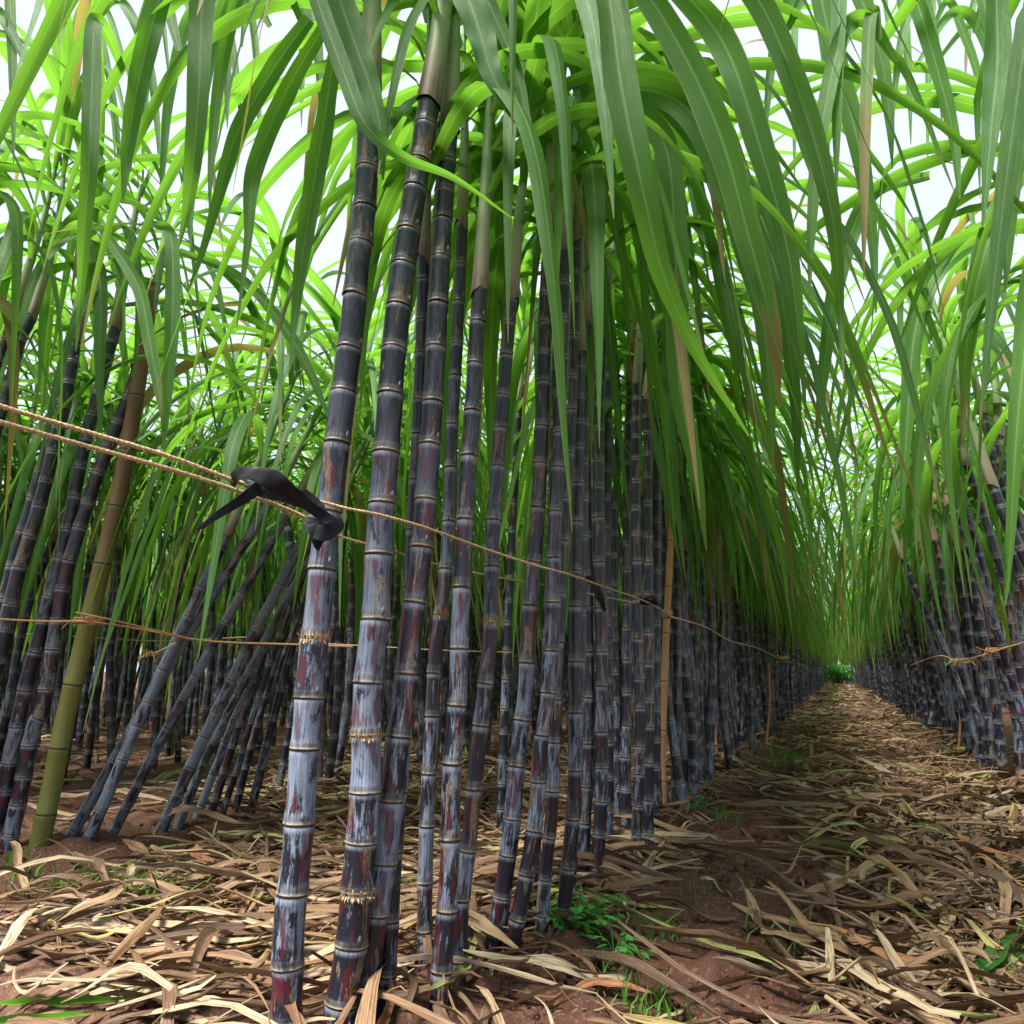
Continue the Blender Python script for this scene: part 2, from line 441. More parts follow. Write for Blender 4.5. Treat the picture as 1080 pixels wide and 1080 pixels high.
M_BAMBOO_TAN = bamboo_material('bamboo_tan', [(0.0, (0.36, 0.17, 0.075)), (0.5, (0.48, 0.27, 0.11)), (0.8, (0.52, 0.36, 0.15))], (0.25, 0.12, 0.05))
M_GRASS = plain('grass_blade', (0.06, 0.17, 0.02), (0.16, 0.30, 0.05), 6, 0.5, 0.3, 0.1, tl=0.35)
M_WEED = plain('weed_leaf', (0.05, 0.20, 0.03), (0.11, 0.34, 0.06), 12, 0.5, 0.3, 0.3, tl=0.35)
M_FIBRE = plain('node_fibre', (0.26, 0.16, 0.07), (0.52, 0.38, 0.20), 120, 0.8, 0.2, 0.3)

# ------------------------------------------------------------------ ground
def build_ground():
    def axis(lo, hi, dense_lo, dense_hi, step, grow):
        a = list(np.arange(dense_lo, dense_hi, step)); s = step; v = a[-1]
        while v < hi: s *= grow; v += s; a.append(v)
        s = step; v = a[0]; L = []
        while v > lo: s *= grow; v -= s; L.append(v)
        return np.array(L[::-1] + a)
    xs = axis(-900, 900, -3.0, 1.3, 0.017, 1.05)
    ys = axis(-900, 1500, 0.6, 5.0, 0.017, 1.04)
    X, Y = np.meshgrid(xs, ys)
    Z = gh(X, Y)
    near = np.clip(1 - np.hypot(X + 0.5, Y - 2) / 9, 0, 1)
    clod = np.clip(vnoise(X, Y, 26) - 0.45, 0, 1) * 0.045 + np.clip(vnoise(X, Y, 9) - 0.5, 0, 1) * 0.08
    Z = Z + clod * near
    V = np.stack([X, Y, Z], -1).reshape(-1, 3)
    g = Geo(); g.add(V, grid_faces(len(ys), len(xs)))
    tag(obj('ground', g, M_SOIL), kind='structure')
build_ground()

# ------------------------------------------------------------------ cane geometry
PROFILE_HI = [(0, 0.985), (0.006, 1.055), (0.022, 1.06), (0.034, 1.015), (0.07, 1.03), (0.13, 1.02), (0.17, 0.99), (0.3, 0.975), (0.55, 0.97), (0.8, 0.985), (0.9, 1.0), (0.962, 1.005), (0.982, 0.965), (1.0, 0.97)]
PROFILE_MID = [(0, 1.03), (0.028, 1.055), (0.05, 1.02), (0.15, 1.01), (0.5, 0.97), (0.93, 1.0), (0.976, 0.985), (1.0, 0.96)]
PROFILE_LO = [(0, 1.05), (0.09, 1.02), (0.93, 1.0), (1.0, 0.95)]

NODES = []
def stalk_geo(g, path, L, r0, r1, rnd, prof, sides, m=0, start=-0.04):
    """the jointed stalk from the soil to length L"""
    l = start; i = 0; NODES.clear(); big = rnd.uniform(0.95, 1.05)
    while l < L - 0.005:
        tt = max(0, l) / L
        il = (0.075 + 0.03 * math.sin(min(1, tt * 1.15) * math.pi)) * rnd.uniform(0.74, 1.2) * big
        if L - l - il < 0.03: il = L - l
        ra = r0 + (r1 - r0) * tt; rb = r0 + (r1 - r0) * min(1, (l + il) / L)
        wob = rnd.uniform(0.97, 1.03); fl = rnd.uniform(-0.02, 0.02)
        ls = np.array([l + f * il for f, _ in prof])
        rs = np.array([(ra + (rb - ra) * f) * q * (1 + (wob - 1) * math.sin(f * math.pi)) for f, q in prof])
        offs = np.array([min(0.995, f) for f, _ in prof]) + i
        # joints jog slightly from side to side
        a = rnd.uniform(0, 6.28)
        off = np.array((math.cos(a), math.sin(a), 0)) * r0 * 0.035
        tube(g, path, ls, rs, sides, 0, offs, m, off)
        if sides >= 20 and l > 0.02:
            P, N, B, T = path(np.array([l + 0.006, l + 0.016]))
            ab = (math.pi if i % 2 else 0) + 1.1 + rnd.uniform(-.4, .4); dd = N[0] * math.cos(ab) + B[0] * math.sin(ab)
            c0 = P[0] + dd * ra * 0.99 + off; bp = Path([c0 + T[0] * q for q in (0, 0.003, 0.007, 0.011, 0.014)])
            tube(g, bp, bp.L, ra * np.array([0.03, 0.13, 0.16, 0.09, 0.02]), 8, 0, np.full(5, i + 0.05), m)
        l += il; i += 1; NODES.append(l)
    return l

def leaf_arr(p0, az, phi0, phi1, L, W, rnd, nseg=14, nc=3, pw=2.2, twist=0.5, fold=0.28, sway=0.25, kink=None, w0=0.35):
    """an arching blade: it leaves the stalk at phi0 from the vertical and bends over to phi1"""
    s = np.linspace(0, 1, nseg + 1)
    ph = phi0 + (phi1 - phi0) * (1 - (1 - s) ** pw)
    if kink:
        ph = ph + (math.pi * 0.93 - ph) * np.clip((s - kink) / 0.06, 0, 1)
    azs = az + sway * (s - 0.1) * 1.2
    d = np.stack([np.sin(ph) * np.cos(azs), np.sin(ph) * np.sin(azs), np.cos(ph)], -1)
    ds = L / nseg
    P = p0 + np.concatenate([[np.zeros(3)], np.cumsum((d[:-1] + d[1:]) * 0.5 * ds, axis=0)])
    T = unit(np.gradient(P, axis=0))
    side0 = np.stack([-np.sin(azs), np.cos(azs), np.zeros_like(s)], -1)
    up = unit(np.cross(side0, T))
    tw = twist * s ** 1.3
    side = side0 * np.cos(tw)[:, None] + up * np.sin(tw)[:, None]
    nrm = np.cross(side, T)
    wid = W * 0.5 * np.minimum(1, w0 + (1 - w0) * np.sin(np.clip(s / 0.35, 0, 1) * math.pi / 2)) * np.clip((1 - s) / 0.62, 0, 1) ** 0.75
    wid = np.maximum(wid, 0.0006)
    u = np.linspace(-1, 1, nc)
    rip = 0.0
    f = fold * (1 - 0.55 * s)
    V = P[:, None] + side[:, None] * (u[None, :] * wid[:, None])[..., None] + nrm[:, None] * ((np.abs(u)[None, :] ** 1.2) * (wid * f)[:, None])[..., None]
    if nc > 3:
        wv = np.sin(s * L * 22 + rnd.uniform(0, 6))[:, None] * (np.abs(u)[None, :] ** 2) * (wid * 0.14)[:, None]
        V = V + nrm[:, None] * wv[..., None]
    sd = rnd.random()
    A = np.stack([np.broadcast_to(u, (nseg + 1, nc)), np.broadcast_to(s[:, None], (nseg + 1, nc)), np.full((nseg + 1, nc), sd)], -1)
    return V.reshape(-1, 3), grid_faces(nseg + 1, nc), A.reshape(-1, 3)

def crown_geo(gs, gl, path, L, r1, rnd, q='hi', az0=None, nleaf=None, bias=None, ms=0, ml=0, slen=None, lscale=1.0):
    """leaf sheaths wrapped round the top of the stalk, each ending at a collar with its blade"""
    sides = {'hi': 14, 'mid': 9, 'lo': 5}[q]
    seg = {'hi': 22, 'mid': 15, 'lo': 9}[q]
    nc = {'hi': 5, 'mid': 3, 'lo': 3}[q]
    n = nleaf or (rnd.randint(10, 12) if q == 'hi' else rnd.randint(12, 15) if q == 'mid' else rnd.randint(9, 12))
    slen = slen or rnd.uniform(0.22, 0.34)
    az0 = rnd.uniform(0, 6.28) if az0 is None else az0
    l0 = L - 0.012
    c = [L + slen * 0.62]
    for i in range(1, n): c.append(c[-1] + rnd.uniform(0.025, 0.055))
    top = c[-1]
    rad = lambda l: r1 * (1.14 - 0.80 * min(1, max(0, (l - L) / (top - L))) ** 0.8)
    prev = l0
    for i, cl in enumerate(c):
        a = l0 if i == 0 else prev - 0.004
        k = 5 if q != 'lo' else 3
        ls = np.linspace(a, cl, k)
        rs = np.array([rad(x) * (1.0 + (0.05 if j == k - 1 else 0.0)) for j, x in enumerate(ls)])
        if i == 0: rs[0] *= 1.02
        sk = np.zeros(k); sk[0] = rnd.uniform(0.004, 0.014) if i == 0 else 0.0; sk[-1] = 0.006
        tube(gs, path, ls, rs, sides, 0, (ls - L) / (top - L), ms, None, sk, rnd.uniform(0, 6))
        prev = cl
    for i, cl in enumerate(c):
        P, N, B, T = path(np.array([cl]))
        az = az0 + (math.pi if i % 2 else 0) + rnd.uniform(-0.55, 0.55)
        if bias is not None and rnd.random() < 0.45: az = bias + rnd.uniform(-0.6, 0.6)
        age = 1 - i / (n - 1)                     # 1 oldest, 0 youngest
        phi0 = math.radians(6 + 24 * age + rnd.uniform(-4, 8))
        phi1 = math.radians(min(176, 122 + 58 * min(1, age * 1.7 + 0.1) + rnd.uniform(-14, 12)))
        Lf = (rnd.uniform(1.0, 1.4) if q == 'hi' else rnd.uniform(1.0, 1.45)) * (0.8 + 0.28 * math.sin(math.pi * min(1, 0.3 + age * 0.6))) * lscale
        W = rnd.uniform(0.030, 0.050) if q != 'lo' else rnd.uniform(0.026, 0.050)
        p0 = P[0] + np.array((math.cos(az), math.sin(az), 0)) * rad(cl) * 0.6 - T[0] * 0.01
        kink = rnd.uniform(0.3, 0.75) if rnd.random() < 0.28 else None
        V, F, A = leaf_arr(p0, az, phi0, phi1, Lf, W, rnd, seg, nc, (1.05 + 2.0 * age ** 0.7) * rnd.uniform(0.85, 1.15), rnd.uniform(-1.1, 1.1), rnd.uniform(0.2, 0.5), rnd.uniform(-0.5, 0.5), kink)
        gl.add(V, F, A, None, ml)

def fibres(g, path, l, r, rnd, n=14, ln=0.03):
    P, N, B, T = path(np.array([l]))
    a0 = rnd.uniform(-0.6, 0.6) + 4.0
    for _ in range(n):
        a = rnd.gauss(a0, 1.1); d = N[0] * math.cos(a) + B[0] * math.sin(a)
        p = P[0] + d * r * 1.0 - T[0] * 0.004
        q = p + d * rnd.uniform(0.001, 0.006) + T[0] * rnd.uniform(-0.5, 1) * ln
        e = q + d * rnd.uniform(-0.002, 0.01) + T[0] * rnd.uniform(-.2, .6) * ln * 0.5
        w_ = np.cross(d, T[0]) * rnd.uniform(0.0003, 0.0012)
        V = np.array([p - w_, p + w_, q - w_ * .7, q + w_ * .7, e - w_ * .1, e + w_ * .1])
        g.add(V, [[0, 1, 3, 2], [2, 3, 5, 4]])

# ------------------------------------------------------------------ the canes read one by one from the photo
N_CANES = 0
WIDTH = {'canes of the near row': 0.86, 'canes on the left edge': 0.88, 'leaning canes of the second row': 0.88, 'leaning canes at the right edge': 0.88}
def hero(label, px, wpx, dtop=0.0, mat=M_CANE, slen=None, sheath_px=None, group='canes of the near row', seed=0, nleaf=None, fib=(), taper=0.86, t_base=None, bias=None, vis_base=True, lscale=1.0):
    """px: pixels from the foot up to the top of the bare stalk; sheath_px: where the green top goes on"""
    global N_CANES; N_CANES += 1
    rnd = random.Random(seed * 77 + 13)
    b = on_ground(*px[0])
    t = b.dot(FH) if t_base is None else t_base
    y0, y1 = px[0][1], px[-1][1]
    pts = []
    for (x, y) in px:
        k = (y0 - y) / max(1, (y0 - y1))
        pts.append(at(x, y, t + dtop * k))
    b = pts[0].copy()
    nb = len(pts)
    if sheath_px:
        for i, (x, y) in enumerate(sheath_px): pts.append(at(x, y, t + dtop))
    loc = b
    pts = [p - loc for p in pts]
    d = unit(pts[-1] - pts[-2])
    up = unit(d + np.array((0, 0, 0.25)))
    pts = [pts[0] - unit(pts[1] - pts[0]) * 0.07] + pts
    for i in range(3): pts.append(pts[-1] + up * 0.3)
    sp = sample_path(pts, 90)
    path = Path(sp)
    # length of the bare stalk
    j = np.argmin(np.linalg.norm(sp - pts[nb], axis=1)); L = path.L[j]
    r0 = wpx / FPX * t * 0.5 * WIDTH.get(group, 1.0); r1 = r0 * taper
    e = empty('sugarcane', loc, label, 'sugarcane', group)
    g = Geo(); stalk_geo(g, path, L, r0, r1, rnd, PROFILE_HI, 22, start=0.0)
    st = obj('stalk', g, mat, e)
    gs, gl = Geo(), Geo()
    crown_geo(gs, gl, path, L, r1, rnd, 'hi', nleaf=nleaf, slen=slen, bias=bias, lscale=lscale)
    obj('leaf_sheath', gs, M_SHEATH, e); obj('leaves', gl, M_LEAF, e)
    if fib:
        for k in fib:
            j = np.searchsorted(NODES, k * L); nl = NODES[min(j, len(NODES) - 1)]
            g = Geo(); fibres(g, path, nl, r0 * (1.04 - 0.14 * k), rnd, 90, 0.016); obj('husk_fibre', g, M_FIBRE, e)
    return e

NEAR = 'canes of the near row'
H = {}
H['n1'] = hero('thickest pale lilac cane, nearest the camera, with dark red patches and the black strap', [(297, 1120), (302, 1052), (306, 964), (315, 876), (326, 735), (340, 600), (355, 471), (372, 333), (385, 207), (390, 82)], 36, mat=M_CANE_PALE, seed=1, sheath_px=[(392, 37), (394, -60)], fib=(0.36,), group=NEAR, lscale=0.9)
H['n2'] = hero('thick dark cane right behind the nearest pale one, frayed straw husk at a low joint', [(354, 1112), (359, 1066), (370, 1006), (378, 925), (385, 841), (388, 730), (396, 656), (399, 582), (409, 452), (421, 315), (437, 207), (453, 104)], 37, mat=M_CANE_PALE, seed=2, sheath_px=[(466, 20), (472, -60)], fib=(0.27, 0.13), group=NEAR)
H['n3'] = hero('reddish cane leaning against its thick dark neighbour, twine crossing its middle', [(378, 1098), (390, 1000), (403, 918), (414, 823), (421, 770), (427, 730), (434, 656), (444, 582), (455, 452), (462, 315), (468, 207), (474, 130)], 31, mat=M_CANE_PALE, seed=3, sheath_px=[(478, 40), (480, -60)], group=NEAR)
H['n3b'] = hero('slim blue-grey cane half hidden behind the leaning reddish cane', [(401, 1088), (407, 1050), (417, 876), (428, 740), (436, 560), (444, 400), (447, 270)], 21, mat=M_CANE_DARK, seed=4, group=NEAR)
H['p4'] = hero('slim cane with crimson lower joints, between the reddish cane and a darker pair', [(448, 1040), (448, 946), (450, 876), (455, 770), (459, 693), (472, 582), (477, 452), (483, 340), (487, 235)], 18, seed=5, sheath_px=[(490, 150), (489, 60)], fib=(0.42,), group=NEAR)
H['p5'] = hero('front cane of the dark pair, foot cut by the bottom edge, pale ringed joints', [(459, 1092), (463, 1052), (469, 981), (474, 911), (477, 806), (483, 730), (485, 656), (493, 508), (498, 434), (504, 333), (506, 304)], 24, seed=6, sheath_px=[(512, 200), (518, 80)], group=NEAR)
H['p6'] = hero('rear cane of the dark pair, thick straw fibres wrapping one joint', [(482, 1058), (484, 1017), (487, 946), (496, 876), (502, 806), (511, 730), (518, 656), (519, 582), (524, 508), (529, 434), (538, 333), (540, 317)], 20, seed=7, sheath_px=[(548, 220), (562, 120)], fib=(0.47,), group=NEAR)
H['p7'] = hero('left cane of a crossing bundle, brown scuff at knee height, foot on bare soil', [(516, 1028), (521, 999), (532, 929), (541, 858), (547, 788), (554, 730), (558, 656), (564, 582), (569, 508), (572, 434), (575, 333), (580, 237)], 21, seed=8, sheath_px=[(583, 130)], group=NEAR)
H['p8'] = hero('cane touching the right side of the scuffed one, its foot beside it', [(535, 1030), (540, 999), (554, 929), (565, 858), (570, 788), (578, 730), (583, 656), (586, 545), (591, 434), (594, 330), (596, 262)], 19, seed=9, mat=M_CANE, sheath_px=[(604, 160)], group=NEAR)
H['p9'] = hero('slender black cane standing straight behind the crossing bundle', [(568, 1010), (570, 999), (576, 911), (582, 858), (585, 770), (592, 620), (603, 434), (606, 330), (608, 250)], 15, seed=10, mat=M_CANE_DARK, group=NEAR)
H['p10'] = hero('sooty cane whose foot stands by the green weeds at the row end', [(587, 1004), (592, 981), (599, 911), (605, 841), (606, 770), (607, 620), (610, 500), (612, 370)], 17, seed=11, mat=M_CANE_DARK, sheath_px=[(612, 280)], group=NEAR)
H['p11'] = hero('thin cane squeezed between the sooty cane and the ringed one', [(612, 948), (614, 929), (617, 876), (621, 770), (620, 620), (618, 434), (622, 330)], 14, seed=12, mat=M_CANE_DARK, group=NEAR)
H['p12'] = hero('ringed blue-grey cane on the right edge of the front bundle, just behind the weeds', [(626, 950), (628, 939), (634, 841), (634, 735), (635, 693), (632, 582), (632, 434), (638, 320)], 16, seed=13, sheath_px=[(650, 240)], group=NEAR)
H['p13'] = hero('very thin dark cane standing apart behind the front bundle', [(648, 884), (650, 760), (648, 660), (649, 545), (652, 434), (645, 330)], 10, seed=14, mat=M_CANE_DARK, group=NEAR)
H['p14'] = hero('left cane of the tight trio beside the split tan stake', [(670, 916), (674, 820), (675, 730), (671, 582), (671, 471), (672, 400)], 13, seed=15, mat=M_CANE_DARK, sheath_px=[(676, 330)], group=NEAR)
H['p15'] = hero('middle cane of the tight trio, knotted twine tied round it', [(684, 908), (684, 820), (685, 730), (684, 600), (683, 471), (682, 420)], 13, seed=16, mat=M_CANE_DARK, sheath_px=[(692, 340)], group=NEAR)
H['p16'] = hero('right cane of the tight trio, touching the split tan stake', [(690, 884), (692, 800), (692, 730), (693, 600), (694, 471), (696, 440)], 12, seed=17, mat=M_CANE_DARK, sheath_px=[(700, 360)], group=NEAR)
H['p17'] = hero('thin cane leaning right behind the trio, foot apart to its left', [(648, 884), (655, 800), (664, 720), (672, 640), (680, 520)], 11, seed=18, mat=M_CANE_DARK, group=NEAR)
H['p18'] = hero('thin upright cane seen through the gap left of the front bundle', [(528, 880), (530, 800), (534, 700), (540, 560), (548, 420)], 11, seed=19, mat=M_CANE_DARK, group=NEAR)

H['p20'] = hero('thin black cane filling the gap behind the sooty cane by the weeds', [(597, 985), (604, 880), (610, 740), (614, 560), (618, 340)], 15, seed=71, mat=M_CANE_DARK, group=NEAR)
H['p21'] = hero('thin black cane just right of the ringed blue-grey cane', [(641, 905), (642, 780), (640, 640), (640, 500), (643, 350)], 13, seed=72, mat=M_CANE_DARK, group=NEAR)
H['p22'] = hero('thin dark cane hidden behind the scuffed cane of the crossing bundle', [(556, 990), (566, 870), (576, 730), (582, 560), (588, 330)], 15, seed=73, mat=M_CANE_DARK, group=NEAR)
H['p23'] = hero('thin dark cane left of the tight trio, behind the right-leaning one', [(660, 892), (661, 780), (661, 640), (662, 500), (664, 400)], 12, seed=74, mat=M_CANE_DARK, group=NEAR)
H['p24'] = hero('thin dark cane close behind the squeezed cane in the front bundle', [(608, 930), (624, 800), (628, 640), (627, 480), (628, 360)], 13, seed=75, mat=M_CANE_DARK, group=NEAR)
H['p25'] = hero('black cane directly right of the split tan stake', [(712, 858), (714, 760), (715, 640), (716, 520)], 12, seed=76, mat=M_CANE_DARK, group=NEAR)
LEFT = 'canes on the left edge'
H['l0'] = hero('steep black cane at the very left edge with a straw-coloured top sheath', [(-190, 930), (-90, 620), (-20, 440), (8, 352), (16, 325)], 13, seed=21, mat=M_CANE_DARK, sheath_px=[(45, 235), (60, 170)], group=LEFT, lscale=0.9, nleaf=11)
H['l1'] = hero('black cane crossing over the two ropes at the left edge', [(-150, 930), (-60, 640), (0, 440), (22, 360), (34, 332)], 14, seed=22, mat=M_CANE_DARK, sheath_px=[(60, 240), (70, 150)], group=LEFT, lscale=0.9, nleaf=11)
H['l2a'] = hero('thick black cane leaning right, front one of the crossed pair left of the bamboo pole', [(-50, 912), (13, 631), (24, 589), (42, 533), (64, 444), (73, 400), (80, 355)], 18, seed=23, mat=M_CANE_DARK, sheath_px=[(95, 270), (106, 170)], group=LEFT, lscale=0.9, nleaf=11)
H['l2b'] = hero('rear one of the crossed pair of black canes, mostly behind its neighbour', [(-60, 898), (7, 622), (20, 573), (33, 533), (47, 484), (62, 430), (72, 380)], 16, seed=24, mat=M_CANE_DARK, group=LEFT, lscale=0.9, nleaf=11)
H['l3'] = hero('dark cane with red lower joints, second to the left of the bamboo pole', [(-25, 908), (0, 858), (10, 805), (26, 730), (41, 675), (55, 619), (74, 545), (89, 471), (118, 360), (122, 342)], 17, seed=25, sheath_px=[(140, 240), (152, 180)], group=LEFT, lscale=0.9, nleaf=11)
H['l4'] = hero('whitish red-stained cane standing directly left of the green bamboo pole', [(3, 908), (7, 897), (21, 841), (35, 770), (44, 749), (55, 693), (67, 619), (81, 567), (107, 490), (137, 415), (146, 385)], 18, seed=26, mat=M_CANE, sheath_px=[(165, 300), (175, 240)], group=LEFT, lscale=0.9, nleaf=11)

LEAN = 'leaning canes of the second row'
H['g1'] = hero('leftmost of the strongly leaning grey canes, foot furthest left', [(65, 899), (171.5, 713.5), (284, 530)], 13.1, seed=31, mat=M_CANE_LEAN, sheath_px=[(332, 440), (352, 400)], group=LEAN, slen=0.3)
H['g2'] = hero('leaning grey cane crossing over its left neighbour near the ground', [(86, 902), (160.0, 731.0), (240, 562)], 13.9, seed=32, mat=M_CANE_LEAN, sheath_px=[(293, 441), (310, 400)], group=LEAN)
H['g3'] = hero('third leaning cane from the left, its top passing behind the black strap', [(112, 892), (205.0, 715.0), (304, 540)], 12.2, seed=33, mat=M_CANE_LEAN, sheath_px=[(340, 475), (370, 420)], group=LEAN)
H['g4'] = hero('leaning cane with whitish foot standing on the soil mound', [(167, 882), (241.5, 722.5), (322, 565)], 13.9, seed=34, mat=M_CANE_LEAN, sheath_px=[(352, 520), (381, 471)], group=LEAN)
H['g5'] = hero('thin reddish leaning cane behind the one on the soil mound', [(204, 872), (258.0, 730.0), (318, 590)], 9.6, seed=35, mat=M_CANE_LEAN, group=LEAN)
H['g6'] = hero('leaning cane with a brown knotted joint, right of the thin reddish one', [(219, 868), (271.5, 708.0), (330, 550)], 10.4, seed=36, group=LEAN)
H['g7'] = hero('shorter dark leaning cane nearly touching its brown-knotted neighbour', [(246, 860), (287.0, 709.0), (334, 560)], 9.6, seed=37, mat=M_CANE_DARK, group=LEAN)
H['g8'] = hero('dark leaning cane that disappears behind the nearest pale cane', [(264, 858), (304.0, 698.0), (350, 540)], 10.4, seed=38, mat=M_CANE_DARK, group=LEAN)
H['g9'] = hero('last of the leaning canes, green-black foot, hidden above by the nearest pale cane', [(292, 842), (323.0, 680.0), (360, 520)], 8.7, seed=39, mat=M_CANE_DARK, group=LEAN)
H['g10'] = hero('slim cane with a frayed yellow husk leaning up beside the black strap', [(232, 868), (279.0, 717.0), (332, 568)], 7.8, seed=40, mat=M_CANE_DARK, fib=(0.6, 0.8), group=LEAN)

H['g11'] = hero('short piece of leaning cane between the mound cane and the reddish one', [(186, 876), (222, 790), (298, 640), (345, 560)], 10.4, seed=61, mat=M_CANE_LEAN, group=LEAN)
H['g13'] = hero('dark thin cane leaning behind the brown-knotted one', [(236, 850), (268, 770), (300, 690), (338, 600)], 7.8, seed=63, mat=M_CANE_DARK, group=LEAN)
RIGHT = 'leaning canes at the right edge'
H['r1'] = hero('topmost leaning cane at the right edge, blue ringed joints under a brown sheath', [(1130, 850), (1112, 700), (1073, 545), (1054, 500), (1036, 434)], 11, seed=41, mat=M_CANE_PALE, sheath_px=[(1022, 372), (1012, 320)], group=RIGHT, lscale=0.85, nleaf=12)
H['r2'] = hero('upper leaning cane at the right edge with bluish waxed joints', [(1118, 860), (1095, 700), (1069, 575), (1045, 510), (1026, 455), (1019, 434)], 12, seed=42, mat=M_CANE_PALE, sheath_px=[(1002, 380)], group=RIGHT, lscale=0.85, nleaf=12)
H['r3'] = hero('leaning cane with tan scuffs, at the right edge under the hanging leaf', [(1100, 842), (1078, 750), (1061, 693), (1043, 641), (1024, 582), (1006, 519)], 11, seed=43, mat=M_CANE, sheath_px=[(990, 450), (984, 420)], group=RIGHT, lscale=0.85, nleaf=12)
H['r4'] = hero('leaning cane by the right edge between the scuffed and the tied canes', [(1096, 842), (1075, 700), (1065, 641), (1050, 582), (1028, 515), (1020, 490)], 10, seed=44, mat=M_CANE, sheath_px=[(1005, 430)], group=RIGHT, lscale=0.85, nleaf=12)
H['r5'] = hero('cane tied by twine near the right edge, foot next to an orange dry leaf', [(1078, 834), (1072, 756), (1050, 678), (1036, 597), (1017, 534)], 12, seed=45, mat=M_CANE, group=RIGHT, lscale=0.85, nleaf=12)
H['r6'] = hero('cane with its foot left of the orange dry leaf, right edge clump', [(1060, 828), (1052, 756), (1040, 690), (1026, 610), (1013, 540)], 11, seed=46, mat=M_CANE_DARK, group=RIGHT, lscale=0.85, nleaf=12)
H['r7'] = hero('leftmost cane of the right edge clump, foot in the leaf litter', [(1034, 814), (1038, 756), (1024, 675), (1013, 597), (1000, 530)], 10, seed=47, mat=M_CANE_DARK, group=RIGHT, lscale=0.85, nleaf=12)
H['r8'] = hero('nearly upright dark cane inside the right edge clump', [(1046, 822), (1040, 740), (1030, 660), (1018, 580)], 10, seed=48, mat=M_CANE_DARK, group=RIGHT, lscale=0.85, nleaf=12)
H['r9'] = hero('cane at the very right edge, mostly cut off by the frame', [(1110, 850), (1090, 740), (1078, 640), (1062, 520), (1055, 460)], 13, seed=49, mat=M_CANE_PALE, sheath_px=[(1050, 400)], group=RIGHT, lscale=0.85, nleaf=12)

# ------------------------------------------------------------------ prototypes for the crowd of canes
def proto(seed, q, lscale=1.0, tall=1.0):
    rnd = random.Random(seed)
    L = rnd.uniform(1.12, 1.38) * tall
    a = rnd.uniform(0, 6.28); c = rnd.uniform(0.0, 0.08); a2 = rnd.uniform(0, 6.28)
    pts = []
    for z in np.linspace(-0.06, L + 1.0, 24):
        k = max(0, z) / L
        pts.append((math.cos(a) * c * k * k + 0.012 * math.sin(z * 6 + a2), math.sin(a) * c * k * k + 0.012 * math.cos(z * 5 + a), z))
    path = Path(pts)
    r = rnd.uniform(0.0175, 0.0225)
    prof = {'hi': PROFILE_HI, 'mid': PROFILE_MID, 'lo': PROFILE_LO}[q]
    sides = {'hi': 14, 'mid': 10, 'lo': 5}[q]
    g, gs, gl = Geo(), Geo(), Geo()
    stalk_geo(g, path, L, r, r * 0.86, rnd, prof, sides, 0, start=0.0)
    crown_geo(gs, gl, path, L, r * 0.86, rnd, q, ms=1, ml=2, lscale=lscale)
    return g.arrays(), gs.arrays(), gl.arrays()

# positions of the crowd ------------------------------------------------------
def project(p):
    d = np.asarray(p) - EYE
    z = d.dot(CD)
    return (540 + FPX * d.dot(CR) / z, 540 - FPX * d.dot(CU) / z, z) if z > 0.05 else (9e9, 9e9, z)

R0 = random.Random(2024)
crowd = []   # (x, y, row, prio)
def fill(row, y0, y1, step, jx=0.09):
    y = y0
    while y < y1:
        x = ROWS[row] + R0.uniform(-jx, jx)
        crowd.append((x, y, row)); y += step * R0.uniform(0.5, 1.5)
fill(0, 2.75, 8, 0.085); fill(0, 8, 36, 0.11)
fill(1, 0.9, 2.9, 0.30, 0.07); fill(2, -0.5, 1.4, 0.17, 0.10); fill(1, 5.0, 12, 0.085); fill(1, 12, 36, 0.11)
fill(2, 3.0, 12, 0.11)
fill(2, 12, 26, 0.16)
for r_ in range(3, 10): fill(r_, 0.8 + (r_ - 3) * 0.6, 24 - (r_ - 3) * 0.4, 0.092 + 0.008 * (r_ - 3), 0.16)
fill(10, 3.6, 30, 0.12); fill(11, 8, 32, 0.15)
for k in range(420): crowd.append((R0.uniform(-22, -13), R0.uniform(2, 24), 12))
for k in range(160): crowd.append((R0.uniform(-12, 9), R0.uniform(27, 36), 12))
for k in range(260): crowd.append((R0.uniform(-17, -1.3), R0.uniform(23.5, 27), 12))
crowd = [c for c in crowd if not (c[2] == 12 and -0.9 < c[0] < 1.1 and c[1] < 35.5)]
for k in range(150): crowd.append((R0.uniform(-1.8, 2.0), R0.uniform(35.6, 41), 12))
def in_view(x, y):
    for z in (0.0, 1.2, 2.2):
        for dx in (-0.8, 0, 0.8):
            q = project((x + dx, y, z))
            if q[2] > 0.05 and -60 < q[0] < 1140 and -60 < q[1] < 1140: return True
    return False
crowd = [c for c in crowd if in_view(c[0], c[1])]
def prio(c):
    d = math.hypot(c[0], c[1])
    px = project((c[0], c[1], 0.6))[0]
    p = d * (1.0 if c[2] in (0, 1) else 1.0 + 0.35 * max(0, c[2] - 2) if c[2] < 10 else 3.0)
    if not (-10 < px < 1090): p += (0 if c[2] in (0, 1) else 1.0)
    return p
crowd.sort(key=prio)
N_IND = 300 - N_CANES
ind, rest = crowd[:N_IND], crowd[N_IND:]

